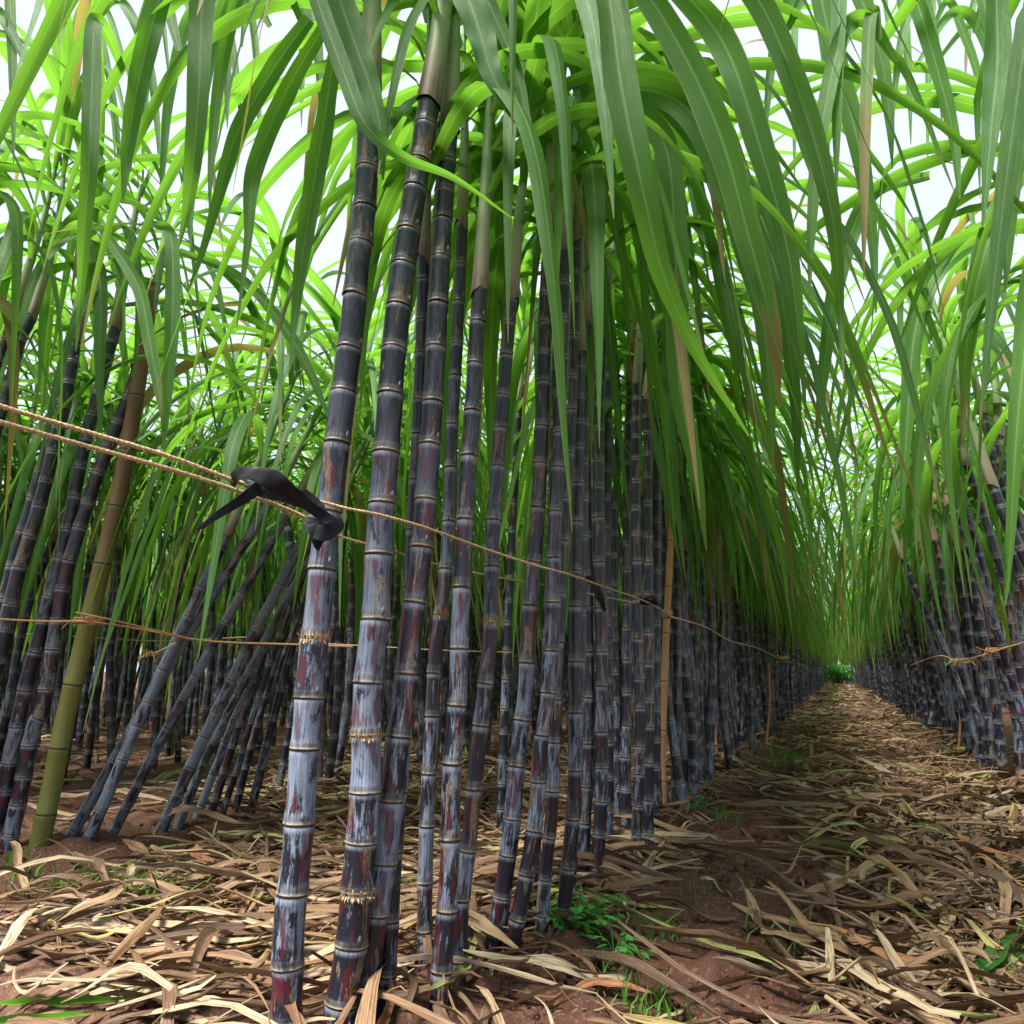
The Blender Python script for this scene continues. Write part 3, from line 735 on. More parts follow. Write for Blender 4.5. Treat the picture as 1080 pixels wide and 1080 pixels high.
PROTO = []
for k in range(12):
    a_, b_, c_ = proto(500 + k, 'mid', 0.92 if k < 6 else 1.0)
    PROTO.append((make_mesh('stalk', a_, [(M_CANE, M_CANE_DARK, M_CANE_DARK, M_CANE_DARK)[k % 4]]),
                  make_mesh('leaf_sheath', (b_[0], b_[1], b_[2], b_[3], b_[4] * 0), [M_SHEATH]),
                  make_mesh('leaves', (c_[0], c_[1], c_[2], c_[3], c_[4] * 0), [M_LEAF])))
def crowd_label(x, y, row):
    px = project((x, y, 0.35))[0]
    if row == 0:
        if y < 1: return 'cane just outside the frame on the left, only its drooping leaves in view'
        for m, l in ((3.1, 'dark cane immediately beyond the split tan stake'), (3.7, 'upright dark cane a few steps past the split tan stake'), (4.4, 'dark cane by the sagging far twine, row left of the path'),
                     (5.2, 'slim dark cane where the far twine dips, row left of the path'), (6.2, 'slim dark cane by the small far straw knot'), (7.5, 'thin black cane just past the small far straw knot')):
            if y < m: return l
        return 'distant thin black cane packed in the row left of the path'
    if row == 1:
        if y < 4.9: return 'cane just outside the frame on the right, only its hanging leaves in view'
        for m, l in ((5.6, 'upright dark cane at the inner side of the right edge clump'), (6.4, 'upright dark cane left of the frayed knot in the right-hand row'), (7.6, 'slim dark cane beyond the frayed knot in the right-hand row')):
            if y < m: return l
        return 'distant thin black cane packed in the row right of the path'
    if row >= 10: return 'thin dark cane glimpsed behind the right-hand row'
    dep = {2: 'second-row', 3: 'shaded third-row'}.get(row, 'deeply shaded back-row')
    for m, l in ((-10, 'just outside the frame on the left, only leaves in view'), (45, 'behind the red-jointed canes at the left edge'), (95, 'right behind the mossy bamboo pole'), (160, 'between the bamboo pole and the leaning canes'),
                 (230, 'above and behind the feet of the leaning canes'), (300, 'seen through the slanting leaning canes'), (350, 'just behind the nearest pale cane'), (420, 'in the gap beside the thick husk-wrapped cane'),
                 (470, 'behind the crimson-jointed cane'), (530, 'seen past the dark pair of front canes'), (620, 'hidden among the crossing front bundle'), (720, 'in the gap before the split tan stake')):
        if px < m: return 'dark ' + dep + ' cane ' + l
    return 'dark ' + dep + ' cane glimpsed beyond the split tan stake'
def place_cane(i, x, y, row):
    rnd = random.Random(i * 31 + 5)
    src = PROTO[rnd.randrange(0, 6) if row in (0, 1) and y > 3.2 else rnd.randrange(4, 12)]
    lab = crowd_label(x, y, row)
    e = bpy.data.objects.new('sugarcane', None); COL.objects.link(e)
    e.empty_display_size = 0.05
    e.location = (x, y, float(gh(x, y)) - 0.01)
    lx = 0.0
    if row == 1: lx = -0.10
    if row in (2,): lx = 0.04
    if row == 0: lx = 0.02
    e.rotation_euler = (rnd.gauss(0, 0.045), lx + rnd.gauss(0, 0.05), rnd.uniform(0, 6.28))
    s = rnd.uniform(0.98, 1.12) if row in (0, 1) else rnd.uniform(0.98, 1.2); e.scale = (s, s, s * rnd.uniform(0.95, 1.05))
    tag(e, lab, 'sugarcane', lab.replace('cane', 'canes', 1))
    for nm, me in zip(('stalk', 'leaf_sheath', 'leaves'), src):
        c = bpy.data.objects.new(nm, me); COL.objects.link(c); c.parent = e
# tops lean: rotation XYZ applies Z spin first, so the lean stays in world axes
for i, (x, y, row) in enumerate(ind): place_cane(i, x, y, row)

# all the canes beyond the individual ones: one mass
def stand():
    LO = [proto(900 + k, 'lo', 0.9 if k < 5 else 1.0) for k in range(10)]
    parts = []
    for a_, b_, c_ in LO:
        V = np.concatenate([a_[0], b_[0], c_[0]])
        F = np.concatenate([a_[1], b_[1] + len(a_[0]), c_[1] + len(a_[0]) + len(b_[0])])
        A = np.concatenate([a_[2], b_[2], c_[2]]); B = np.concatenate([a_[3], b_[3], c_[3]])
        Mi = np.concatenate([np.zeros(len(a_[1])), np.ones(len(b_[1])), np.full(len(c_[1]), 2)])
        parts.append((V, F, A, B, Mi, len(a_[0]) + len(b_[0])))
    g = Geo(); rr = np.random.RandomState(5)
    for (x, y, row) in rest:
        V, F, A, B, Mi, nl = parts[rr.randint(0, 5) if row in (0, 1) else rr.randint(2, 10)]
        a = rr.uniform(0, 6.28); c, s = math.cos(a), math.sin(a)
        Rz = np.array([[c, -s, 0], [s, c, 0], [0, 0, 1]])
        lx = (-0.08 if row == 1 else 0.0) + rr.normal(0, 0.05); ly = rr.normal(0, 0.05)
        W = (V * np.array((1, 1, rr.uniform(0.88, 1.1)))) @ Rz.T * (rr.uniform(0.96, 1.1) if row in (0, 1) else rr.uniform(1.0, 1.2))
        W = W + np.stack([W[:, 2] * lx, W[:, 2] * ly, np.zeros(len(W))], -1)
        W = W + np.array((x, y, float(gh(x, y)) - 0.01))
        A2 = A.copy(); A2[:nl, 0] += rr.uniform(0, 50); A2[nl:, 2] += rr.uniform(0, 1)
        g.add(W, F, A2, B, 0); g.m[-1] = Mi
    tag(obj('sugarcane_stand', g, [M_CANE_DARK, M_SHEATH, M_LEAF]), 'mass of distant dark canes and bright green leaves filling the rows behind', 'sugarcane', kind='stuff')
stand()

# ------------------------------------------------------------------ single big blades hanging into the view
def px_leaf(points, parent, fold=0.25, nc=7, seed=0, roll=0.0, n=40, name='leaf'):
    """points: (px, py, distance, width in photo pixels)"""
    P = sample_path([at(x, y, t) for x, y, t, w_ in points], n)
    k = len(P)
    W = np.interp(np.linspace(0, 1, k), np.linspace(0, 1, len(points)), [w_ / FPX * t for x, y, t, w_ in points]) * 0.42
    T = unit(np.gradient(P, axis=0))
    view = unit(P - EYE)
    side = unit(np.cross(T, view)); nrm = np.cross(side, T)
    s = np.linspace(0, 1, k); rl = roll * (s - 0.5) + 0.25 * np.sin(s * 5 + seed)
    side, nrm = side * np.cos(rl)[:, None] + nrm * np.sin(rl)[:, None], nrm * np.cos(rl)[:, None] - side * np.sin(rl)[:, None]
    u = np.linspace(-1, 1, nc)
    wv = np.sin(s * 30 + seed)[:, None] * (np.abs(u)[None, :] ** 2) * (W * 0.10)[:, None]
    V = P[:, None] + side[:, None] * (u[None, :] * W[:, None])[..., None] - nrm[:, None] * ((np.abs(u) ** 1.3)[None, :] * (W * fold)[:, None] + wv)[..., None]
    A = np.stack([np.broadcast_to(u, (k, nc)), np.broadcast_to((0.05 + 0.9 * s)[:, None], (k, nc)), np.full((k, nc), (seed * 0.37) % 1)], -1)
    loc = np.array(parent.location)
    g = Geo(); g.add(V.reshape(-1, 3) - loc, grid_faces(k, nc), A.reshape(-1, 3))
    return obj(name, g, M_LEAF, parent)

BL = [
 ('p7', [(600, -80, 0.75, 40), (638, -20, 0.74, 48), (655, 90, 0.74, 50), (678, 200, 0.76, 40), (700, 290, 0.80, 30), (735, 370, 0.84, 18), (790, 460, 0.9, 3)], 1),
 ('p8', [(640, -60, 1.0, 30), (700, 20, 1.0, 40), (755, 130, 1.0, 46), (790, 250, 1.02, 36), (815, 350, 1.05, 22), (822, 430, 1.1, 3)], 2),
 ('p10', [(600, 130, 1.2, 16), (650, 95, 1.15, 30), (720, 110, 1.1, 40), (765, 190, 1.1, 40), (800, 300, 1.12, 30), (812, 420, 1.16, 14), (815, 500, 1.2, 2)], 3),
 ('p12', [(740, -60, 0.9, 30), (800, 0, 0.9, 36), (850, 120, 0.92, 34), (878, 230, 0.95, 22), (886, 330, 1.0, 10), (890, 400, 1.0, 2)], 4),
 ('p11', [(690, -40, 1.3, 30), (760, 40, 1.3, 42), (800, 150, 1.3, 38), (832, 270, 1.33, 26), (845, 380, 1.36, 8), (850, 440, 1.4, 2)], 5),
 ('p9', [(610, 130, 1.3, 18), (650, 105, 1.25, 26), (700, 150, 1.2, 34), (712, 260, 1.2, 34), (716, 400, 1.22, 30), (735, 500, 1.25, 16), (745, 580, 1.3, 2)], 6),
 ('n1', [(318, -60, 0.85, 26), (338, 10, 0.85, 28), (362, 75, 0.85, 26), (385, 130, 0.85, 22), (425, 165, 0.86, 16), (480, 188, 0.88, 9), (540, 230, 0.92, 1.5)], 7),
 ('n2', [(345, -40, 0.95, 40), (372, 40, 0.95, 42), (390, 90, 0.95, 34), (402, 140, 0.95, 20), (404, 190, 0.97, 3)], 8),
 ('l2a', [(228, -60, 0.9, 34), (214, 0, 0.9, 36), (210, 90, 0.9, 32), (204, 170, 0.92, 24), (196, 225, 0.95, 12), (188, 262, 0.96, 2)], 9),
 ('l3', [(128, 70, 1.22, 10), (112, 34, 1.16, 18), (100, 24, 1.11, 22), (97, 90, 1.1, 25), (94, 170, 1.1, 22), (88, 250, 1.12, 18), (84, 320, 1.15, 8), (80, 370, 1.15, 2)], 10),
 ('l4', [(180, -40, 1.2, 26), (162, 20, 1.2, 32), (145, 90, 1.2, 28), (135, 150, 1.2, 20), (130, 210, 1.2, 4)], 11),
 ('g4', [(326, 20, 1.3, 18), (290, 70, 1.3, 26), (250, 140, 1.3, 24), (228, 215, 1.3, 14), (212, 270, 1.3, 8), (198, 308, 1.3, 1.5)], 12),
 ('g3', [(340, 30, 1.3, 18), (300, 100, 1.3, 28), (268, 180, 1.3, 24), (262, 250, 1.3, 12), (250, 345, 1.3, 1.5)], 13),
 ('n3', [(352, 60, 1.2, 24), (338, 150, 1.2, 30), (322, 250, 1.22, 24), (312, 330, 1.25, 12), (306, 390, 1.25, 2)], 14),
 ('l1', [(110, 245, 1.5, 14), (145, 300, 1.5, 18), (158, 360, 1.5, 18), (170, 430, 1.5, 8), (175, 470, 1.5, 1)], 15),
 ('g6', [(160, 235, 1.5, 8), (180, 250, 1.5, 18), (182, 330, 1.5, 20), (176, 420, 1.5, 12), (172, 480, 1.5, 2)], 16),
 ('g8', [(190, 265, 1.7, 10), (250, 290, 1.7, 12), (300, 345, 1.7, 16), (330, 400, 1.7, 12), (350, 450, 1.7, 2)], 17),
 ('n3b', [(500, -30, 1.15, 26), (540, 60, 1.15, 18), (556, 130, 1.15, 12), (560, 150, 1.15, 7)], 18),
 ('p6', [(480, -40, 1.0, 50), (505, 30, 1.0, 44), (520, 80, 1.0, 30), (555, 140, 1.0, 10)], 19),
 ('r5', [(1050, -30, 1.2, 26), (1052, 60, 1.2, 36), (1046, 130, 1.2, 26), (1040, 200, 1.2, 10), (1036, 240, 1.2, 2)], 21),
 ('r6', [(1110, 60, 1.3, 40), (1078, 130, 1.3, 34), (1066, 200, 1.3, 26), (1062, 270, 1.3, 12), (1060, 310, 1.3, 2)], 22),
 ('r9', [(1110, 150, 1.8, 20), (1060, 210, 1.8, 30), (1035, 280, 1.8, 28), (1020, 360, 1.85, 22), (1016, 430, 1.9, 8), (1014, 470, 1.9, 2)], 23),
 ('r3', [(960, -20, 1.6, 24), (985, 60, 1.6, 22), (1005, 140, 1.6, 16), (1012, 210, 1.6, 3)], 24),
 ('p13', [(980, 185, 2.2, 12), (925, 200, 2.1, 20), (900, 240, 2.1, 24), (880, 310, 2.1, 22), (868, 400, 2.15, 14), (860, 470, 2.2, 2)], 25),
 ('p16', [(860, -30, 1.5, 26), (880, 60, 1.5, 30), (905, 150, 1.5, 26), (920, 250, 1.5, 14), (924, 330, 1.5, 2)], 26),
 ('r7', [(1030, 250, 2.6, 20), (985, 290, 2.6, 26), (965, 350, 2.6, 26), (958, 430, 2.6, 18), (952, 520, 2.6, 6), (950, 560, 2.6, 1)], 27),
 ('r8', [(1060, 110, 1.7, 20), (1100, 200, 1.7, 30), (1085, 330, 1.7, 30), (1072, 460, 1.7, 20), (1064, 600, 1.7, 6), (1060, 640, 1.7, 1)], 28),
 ('p15', [(730, 120, 1.9, 20), (790, 200, 1.9, 26), (822, 300, 1.9, 26), (838, 420, 1.95, 16), (842, 520, 2.0, 2)], 29),
]
_r = random.Random(41)
for k in range(40):
    if k % 2: key, x0 = _r.choice(['l1', 'l2a', 'l3', 'l4', 'n1']), _r.uniform(-40, 330)
    else: key, x0 = _r.choice(['r1', 'r2', 'r5', 'r9', 'p12', 'p16']), _r.uniform(820, 1120)
    t = _r.uniform(1.3, 2.6); w_ = _r.uniform(0.030, 0.048) * FPX / t; dx = _r.uniform(-90, 90); L_ = (_r.uniform(190, 330) if k % 2 else _r.uniform(200, 340)) / t ** 0.5; y0 = _r.uniform(-70, 40)
    lift_ = _r.uniform(15, 70); up = _r.uniform(20, 70)
    BL.append((key, [(x0 - dx * 0.8, y0 + up, t, w_ * 0.35), (x0 - dx * 0.35, y0 - lift_ * .4, t, w_ * 0.9), (x0, y0 + 10, t, w_), (x0 + dx * 0.3, y0 + L_ * 0.4, t, w_ * 0.85), (x0 + dx * 0.42, y0 + L_ * 0.75, t, w_ * 0.5), (x0 + dx * 0.45, y0 + L_, t, 1.2)], 60 + k))
for key, pts, sd in BL: px_leaf(pts, H[key], seed=sd, roll=random.Random(sd).uniform(-0.9, 0.9))

# ------------------------------------------------------------------ leaf litter
def litter_piece(g, x, y, L, W, az, rnd, seg=9, nc=5, h=0.0, curl=1.0, seed=None, lift=0.0):
    s = np.linspace(0, 1, seg + 1); sdx = rnd.uniform(0, 6)
    a = az + np.cumsum([rnd.gauss(0, 0.06 * curl) for _ in s]) + rnd.gauss(0, 0.35) * curl * s ** 2
    P2 = np.array([x, y]) + np.concatenate([[np.zeros(2)], np.cumsum(np.stack([np.cos(a), np.sin(a)], -1)[:-1] * (L / seg), axis=0)])
    zz = gh(P2[:, 0], P2[:, 1]) + 0.012 + h
    am = rnd.uniform(0.0, 0.030) * min(1, L / 0.3)
    zz = zz + am * (1 + np.sin(s * rnd.uniform(3, 8) + rnd.uniform(0, 6))) + lift * (s if rnd.random() < .5 else 1 - s) ** 1.5
    P = np.concatenate([P2, zz[:, None]], 1)
    T = unit(np.gradient(P, axis=0))
    roll = rnd.uniform(-0.7, 0.7) + (s - 0.5) * rnd.uniform(-2.2, 2.2) * curl
    up = np.array((0, 0, 1.0)); sd_ = unit(np.cross(T, up)); nn = np.cross(sd_, T)
    side = sd_ * np.cos(roll)[:, None] + nn * np.sin(roll)[:, None]; nrm = np.cross(side, T)
    wid = W * 0.5 * np.clip(np.sin(np.clip(s * 0.93 + 0.05, 0, 1) * math.pi) ** 0.5, 0.08, 1)
    u = np.linspace(-1, 1, nc); fold = rnd.choice((-1, 1)) * (rnd.uniform(0.1, 1.2) if W < 0.02 else rnd.uniform(0.0, 0.5))
    wid = wid * (1 + 0.22 * np.sin(s * rnd.uniform(8, 20) + rnd.uniform(0, 6)))
    V = P[:, None] + side[:, None] * (u[None] * wid[:, None])[..., None] * max(0.35, 1 - 0.45 * abs(fold)) + nrm[:, None] * (np.abs(u)[None] ** 1.6 * (wid * fold)[:, None] + np.sin(u * 5 + sdx)[None] * (wid * 0.18 * np.sin(s * 11 + sdx))[:, None])[..., None]
    V[..., 2] = np.maximum(V[..., 2], (gh(V[..., 0], V[..., 1]) + 0.004))
    sd = rnd.random() if seed is None else seed
    A = np.stack([np.broadcast_to(u, (seg + 1, nc)), np.broadcast_to(s[:, None] * L, (seg + 1, nc)), np.full((seg + 1, nc), sd)], -1)
    g.add(V.reshape(-1, 3), grid_faces(seg + 1, nc), A.reshape(-1, 3))

def litter():
    g = Geo(); rnd = random.Random(99)
    def dens(x, y):
        d = 0.0
        if -0.52 < x < 0.95:                                   # the path
            d = 0.05 + 0.95 * min(1, max(0, (x + (0.10 if y < 4 else 0.25) + 0.10 * math.sin(y * 2.1)) / 0.2))
            if y > 6: d = 0.9
            if float(vnoise(x, y, 1.7)) > 0.72: d *= 0.35
        elif -2.6 < x <= -0.75:
            d = 0.95 if y < 2.4 else 0.75
            if float(vnoise(x, y, 1.9)) > 0.66: d *= 0.4
        elif x < -2.6: d = 0.5
        else: d = 0.6 if x > 0.95 else 0.42
        return d
    tries = [(-1.9, 1.9, 0.6, 2.6, 6200), (-2.9, 1.3, 2.4, 5.0, 4200), (-0.6, 1.1, 1.2, 4.2, 4200), (-0.6, 1.0, 4.2, 9, 2300), (-0.6, 1.0, 9, 34, 2600), (-7, -2.5, 1.0, 7, 2200)]
    for x0, x1, y0, y1, n in tries:
        for _ in range(n):
            x, y = rnd.uniform(x0, x1), rnd.uniform(y0, y1)
            if rnd.random() > dens(x, y): continue
            p = project((x, y, 0))
            if not (-150 < p[0] < 1230 and p[1] < 1300): continue
            far = y > 6
            big = rnd.random()
            L = rnd.uniform(0.05, 0.26) if big < 0.82 else rnd.uniform(0.28, 0.65)
            W = rnd.uniform(0.004, 0.018) if big < .75 else rnd.uniform(0.014, 0.034)
            if y > 9: L *= 1.0; W *= 1.5
            if -0.6 < x < -0.05 and y < 4: L = min(L, rnd.uniform(0.08, 0.3)); W *= 0.8
            az = rnd.uniform(0, 6.28)
            if x < -0.75 and y < 2.6 and rnd.random() < 0.72: az = rnd.gauss(0.45, 0.3)        # combed along the ground
            if 0.35 < x < 1.0 and rnd.random() < 0.55: az = rnd.gauss(0.9, 0.5)
            litter_piece(g, x, y, L, W, az, rnd, 5 if far else 10, 3 if far else 5, rnd.uniform(0, 0.030) * (0.4 if (x + 0.3) < 0 and x > -0.6 else 1), 1.0, lift=rnd.uniform(0, 0.06) if rnd.random() < .25 else 0)
    tag(obj('dry_leaf_litter', g, M_DRY), 'tangled straw and brown dry cane leaves covering the soil path', 'leaf litter', kind='stuff')
litter()

def clods():
    g = Geo(); rnd = random.Random(12)
    for _ in range(3200):
        if rnd.random() < .7: x, y = rnd.gauss(-0.36, 0.16), rnd.uniform(1.1, 4.2)
        else: x, y = rnd.uniform(-2.7, -0.8), rnd.uniform(1.0, 3.4)
        r_ = 0.003 + 0.013 * rnd.random() ** 3; z = float(gh(x, y)) + 0.006
        pth = Path([(0, 0, -r_ * .5), (0, 0, 0), (0, 0, r_ * .5), (0, 0, r_ * .8)])
        g2 = Geo(); tube(g2, pth, pth.L, r_ * np.array([.8, 1.1, .85, .1]), 6)
        V = g2.v[0] * np.array((rnd.uniform(.7, 1.3), rnd.uniform(.7, 1.3), 1)) + np.array([[rnd.gauss(0, r_ * .16) for _ in range(3)] for _ in range(24)]) + np.array((x, y, z))
        g.add(V, g2.f[0])
    tag(obj('soil_clods', g, M_SOIL), 'loose crumbs of red-brown soil beside the rows', 'soil', kind='stuff')
clods()

# named single dry leaves that stand out
def big_dry(label, pts, seed, mat=M_DRY, tint=0.6, group=None, name='dry_leaf', fold=0.4, roll=0.6, cat='dry leaf'):
    """pts: (px, py, height above soil, width px), read off the ground"""
    P = []
    Wm = []
    for x, y, h_, w_ in pts:
        p = on_ground(x, y, h_); P.append(p); Wm.append(w_ / FPX * p.dot(FH))
    loc = P[0].copy()
    C = sample_path(P, 30); k = len(C)
    W = np.interp(np.linspace(0, 1, k), np.linspace(0, 1, len(pts)), Wm) * 0.5
    T = unit(np.gradient(C, axis=0)); s = np.linspace(0, 1, k)
    sd_ = unit(np.cross(T, np.array((0, 0, 1.0)))); nn = np.cross(sd_, T)
    rl = 0.35 + roll * np.sin(s * 4 + seed)
    side = sd_ * np.cos(rl)[:, None] + nn * np.sin(rl)[:, None]; nrm = np.cross(side, T)
    u = np.linspace(-1, 1, 7)
    wob = (np.sin(s * 23 + seed)[:, None] * np.abs(u)[None] * 0.12 + np.abs(u)[None] * fold) * W[:, None]
    V = C[:, None] + side[:, None] * (u[None] * W[:, None])[..., None] + nrm[:, None] * wob[..., None]
    A = np.stack([np.broadcast_to(u, (k, 7)), np.broadcast_to(s[:, None] * 0.8, (k, 7)), np.full((k, 7), tint)], -1)
    g = Geo(); g.add(V.reshape(-1, 3) - loc, grid_faces(k, 7), A.reshape(-1, 3))
    o = obj(name, g, mat, None, loc)
    return tag(o, label, cat, group)

big_dry('long straw-coloured dry leaf arching over the weeds at the bottom centre', [(556, 1018, 0.02, 5), (600, 1008, 0.03, 12), (650, 1012, 0.05, 15), (700, 1035, 0.05, 13), (745, 1064, 0.04, 10), (790, 1095, 0.02, 4)], 3, tint=0.02)
big_dry('long thin straw leaf lying from the dark cane feet toward the lower right', [(448, 1024, 0.02, 3), (500, 1042, 0.02, 8), (560, 1060, 0.02, 9), (640, 1078, 0.02, 8), (700, 1092, 0.02, 5)], 5, tint=0.04)
big_dry('broad pale dry leaf crumpled on the soil right of the dark cane feet', [(575, 1062, 0.03, 6), (600, 1048, 0.03, 15), (640, 1038, 0.03, 14), (690, 1048, 0.02, 4)], 8, tint=0.9)
big_dry('long reddish-yellow dry leaf stretched level across the lower left litter', [(0, 1010, 0.03, 8), (60, 992, 0.03, 11), (150, 978, 0.03, 12), (230, 977, 0.04, 11), (300, 972, 0.03, 5)], 2, tint=0.75)
big_dry('orange-brown leaf strip running along the bottom left, ending by the nearest cane', [(60, 1100, 0.02, 5), (140, 1058, 0.03, 7), (200, 1032, 0.03, 8), (270, 1012, 0.03, 5)], 6, tint=0.50)
big_dry('flat pale husk standing up beside a yellow-green leaf on the left soil mound', [(238, 955, 0.02, 8), (228, 935, 0.03, 20), (214, 912, 0.05, 20), (204, 894, 0.08, 8)], 9, tint=0.9)
big_dry('yellow-green fallen leaf crossing the pale husk on the left', [(190, 962, 0.02, 4), (212, 945, 0.03, 11), (232, 922, 0.03, 11), (246, 910, 0.03, 4)], 4, tint=0.18)
big_dry('dry leaf curved in from the nearest cane toward the left mound', [(225, 902, 0.02, 4), (262, 905, 0.03, 10), (300, 925, 0.03, 9), (335, 940, 0.02, 3)], 7, tint=0.95)
big_dry('wide rust-brown leaf lying along the bottom right edge', [(985, 1060, 0.02, 6), (1030, 1066, 0.02, 16), (1090, 1068, 0.02, 18)], 12, tint=0.02)
big_dry('upright pale straw leaf poking from the litter, centre of the path foreground', [(882, 1090, 0.0, 8), (880, 1050, 0.02, 9), (876, 1010, 0.05, 9), (872, 978, 0.09, 4)], 13, tint=0.8)
big_dry('pointed dry leaf standing on bare soil left of the litter', [(805, 985, 0.0, 3), (798, 965, 0.02, 10), (786, 940, 0.06, 9), (776, 920, 0.10, 2)], 14, tint=0.7)
big_dry('twisted pale dry leaf curling through the right-hand litter', [(955, 935, 0.03, 5), (985, 955, 0.04, 15), (1000, 975, 0.03, 14), (960, 1010, 0.03, 8)], 15, tint=0.82)
big_dry('orange-red dry leaf in the middle of the path litter', [(856, 918, 0.02, 3), (885, 928, 0.03, 11), (912, 940, 0.03, 9), (930, 946, 0.02, 2)], 16, tint=0.85)
big_dry('pale green fallen leaf beside the grass at the right edge', [(1026, 1032, 0.02, 8), (1050, 1010, 0.03, 20), (1072, 985, 0.04, 20), (1090, 965, 0.05, 12)], 17, mat=M_LEAF, tint=0.3, name='fallen_leaf', cat='leaf')
big_dry('upper of the fresh green cane leaves lying in the bottom left corner', [(-60, 1058, 0.03, 13), (20, 1060, 0.03, 16), (90, 1057, 0.03, 13), (150, 1053, 0.02, 2)], 18, mat=M_LEAF, tint=0.1, name='fallen_leaf', cat='leaf')
big_dry('lower of the fresh green cane leaves lying in the bottom left corner', [(-60, 1085, 0.03, 13), (20, 1078, 0.04, 14), (80, 1072, 0.03, 10), (130, 1068, 0.02, 2)], 19, mat=M_LEAF, tint=0.2, name='fallen_leaf', cat='leaf')
big_dry('orange dry leaf hugging the foot of the right edge canes', [(1052, 832, 0.0, 6), (1060, 822, 0.05, 16), (1064, 812, 0.10, 12), (1066, 802, 0.16, 3)], 20, tint=0.05)

# ------------------------------------------------------------------ grass and weeds
def grass():
    g = Geo(); rnd = random.Random(4)
    spots = [(110, 945, 60, 20, 420), (165, 958, 45, 16, 240), (345, 890, 30, 18, 260), (735, 945, 25, 16, 50), (700, 990, 20, 12, 26), (650, 1050, 30, 25, 36), (700, 1072, 40, 16, 40), (1070, 1030, 22, 22, 200),
             (830, 800, 22, 10, 260), (845, 765, 16, 8, 240), (880, 736, 20, 8, 300), (930, 745, 12, 8, 120), (765, 865, 16, 6, 60), (1040, 830, 14, 6, 80), (680, 1000, 40, 20, 20), (20, 930, 20, 14, 60), (225, 800, 60, 8, 160), (840, 1000, 60, 40, 30), (870, 760, 22, 12, 200)]
    for px, py, rx, ry, n in spots:
        for _ in range(n):
            qx, qy = rnd.gauss(px, rx * 0.6), rnd.gauss(py, ry * 0.5)
            if qy < 722: continue
            p = on_ground(qx, qy)
            z = float(gh(p[0], p[1])) + 0.005
            t = p.dot(FH)
            h_ = rnd.uniform(0.018, 0.06); w_ = rnd.uniform(0.0012, 0.003) * (1 + t * 0.12)
            a = rnd.uniform(0, 6.28); b = rnd.uniform(0.1, 0.9)
            d = np.array((math.cos(a), math.sin(a), 0)); s_ = np.array((-math.sin(a + 1), math.cos(a + 1), 0)) * w_
            b0 = np.array((p[0], p[1], z)); b1 = b0 + np.array((0, 0, h_ * .6)) + d * b * h_ * 0.3; b2 = b0 + np.array((0, 0, h_ * 0.95)) + d * b * h_
            g.add([b0 - s_, b0 + s_, b1 - s_ * .8, b1 + s_ * .8, b2 - s_ * .1, b2 + s_ * .1], [[0, 1, 3, 2], [2, 3, 5, 4]])
    tag(obj('grass', g, M_GRASS), 'sparse green grass sprouting through soil and litter', 'grass', kind='stuff')
grass()

def weed(px, py, n, size, seed, label):
    rnd = random.Random(seed); p = on_ground(px, py); loc = np.array((p[0], p[1], float(gh(p[0], p[1]))))
    root = empty('weed_plant', loc, label, 'weed', 'small green weeds on the soil')
    gs, gl = Geo(), Geo()
    for _ in range(n):
        a = rnd.uniform(0, 6.28); r_ = rnd.uniform(0.2, 1) * size; h_ = rnd.uniform(0.25, 0.9) * size
        e = np.array((math.cos(a) * r_, math.sin(a) * r_, h_))
        pth = Path(sample_path([(0, 0, 0), e * np.array((.4, .4, .7)), e], 6)); tube(gs, pth, pth.L, np.full(len(pth.L), 0.0009), 4)
        for k in range(rnd.randint(3, 5)):
            b_ = a + rnd.uniform(-1.4, 1.4); L = rnd.uniform(0.2, 0.42) * size; W = L * rnd.uniform(0.4, 0.6)
            d = np.array((math.cos(b_), math.sin(b_), rnd.uniform(-.2, .35))); s_ = np.array((-math.sin(b_), math.cos(b_), rnd.uniform(-.3, .3)))
            st = e * (1 - 0.16 * k)
            rows = []
            for q, ww in ((0, .08), (.25, .8), (.5, 1), (.75, .7), (1, .05)):
                c = st + d * L * q + np.array((0, 0, -q * q * L * .3))
                for u in (-1, 0, 1): rows.append(c + s_ * W * .5 * ww * u + np.array((0, 0, abs(u) * W * .15)))
            gl.add(rows, grid_faces(5, 3))
    obj('stem', gs, M_WEED, root); obj('leaves', gl, M_WEED, root)
weed(618, 1000, 22, 0.085, 1, 'bright leafy weed right of the front canes, its largest patch')
weed(600, 1010, 10, 0.06, 2, 'low leafy weed tucked against the foot of the sooty cane')
weed(648, 1020, 12, 0.065, 3, 'leafy weed under the long arching straw leaf')
weed(735, 862, 10, 0.10, 4, 'small weed on bare soil at the foot of the left row, path side')
weed(430, 960, 8, 0.06, 5, 'small weed between the reddish cane and the crimson-jointed cane')
weed(627, 925, 8, 0.05, 6, 'tiny weed behind the ringed cane foot')
weed(700, 892, 7, 0.06, 7, 'tiny weed beside the foot of the tight trio of canes')

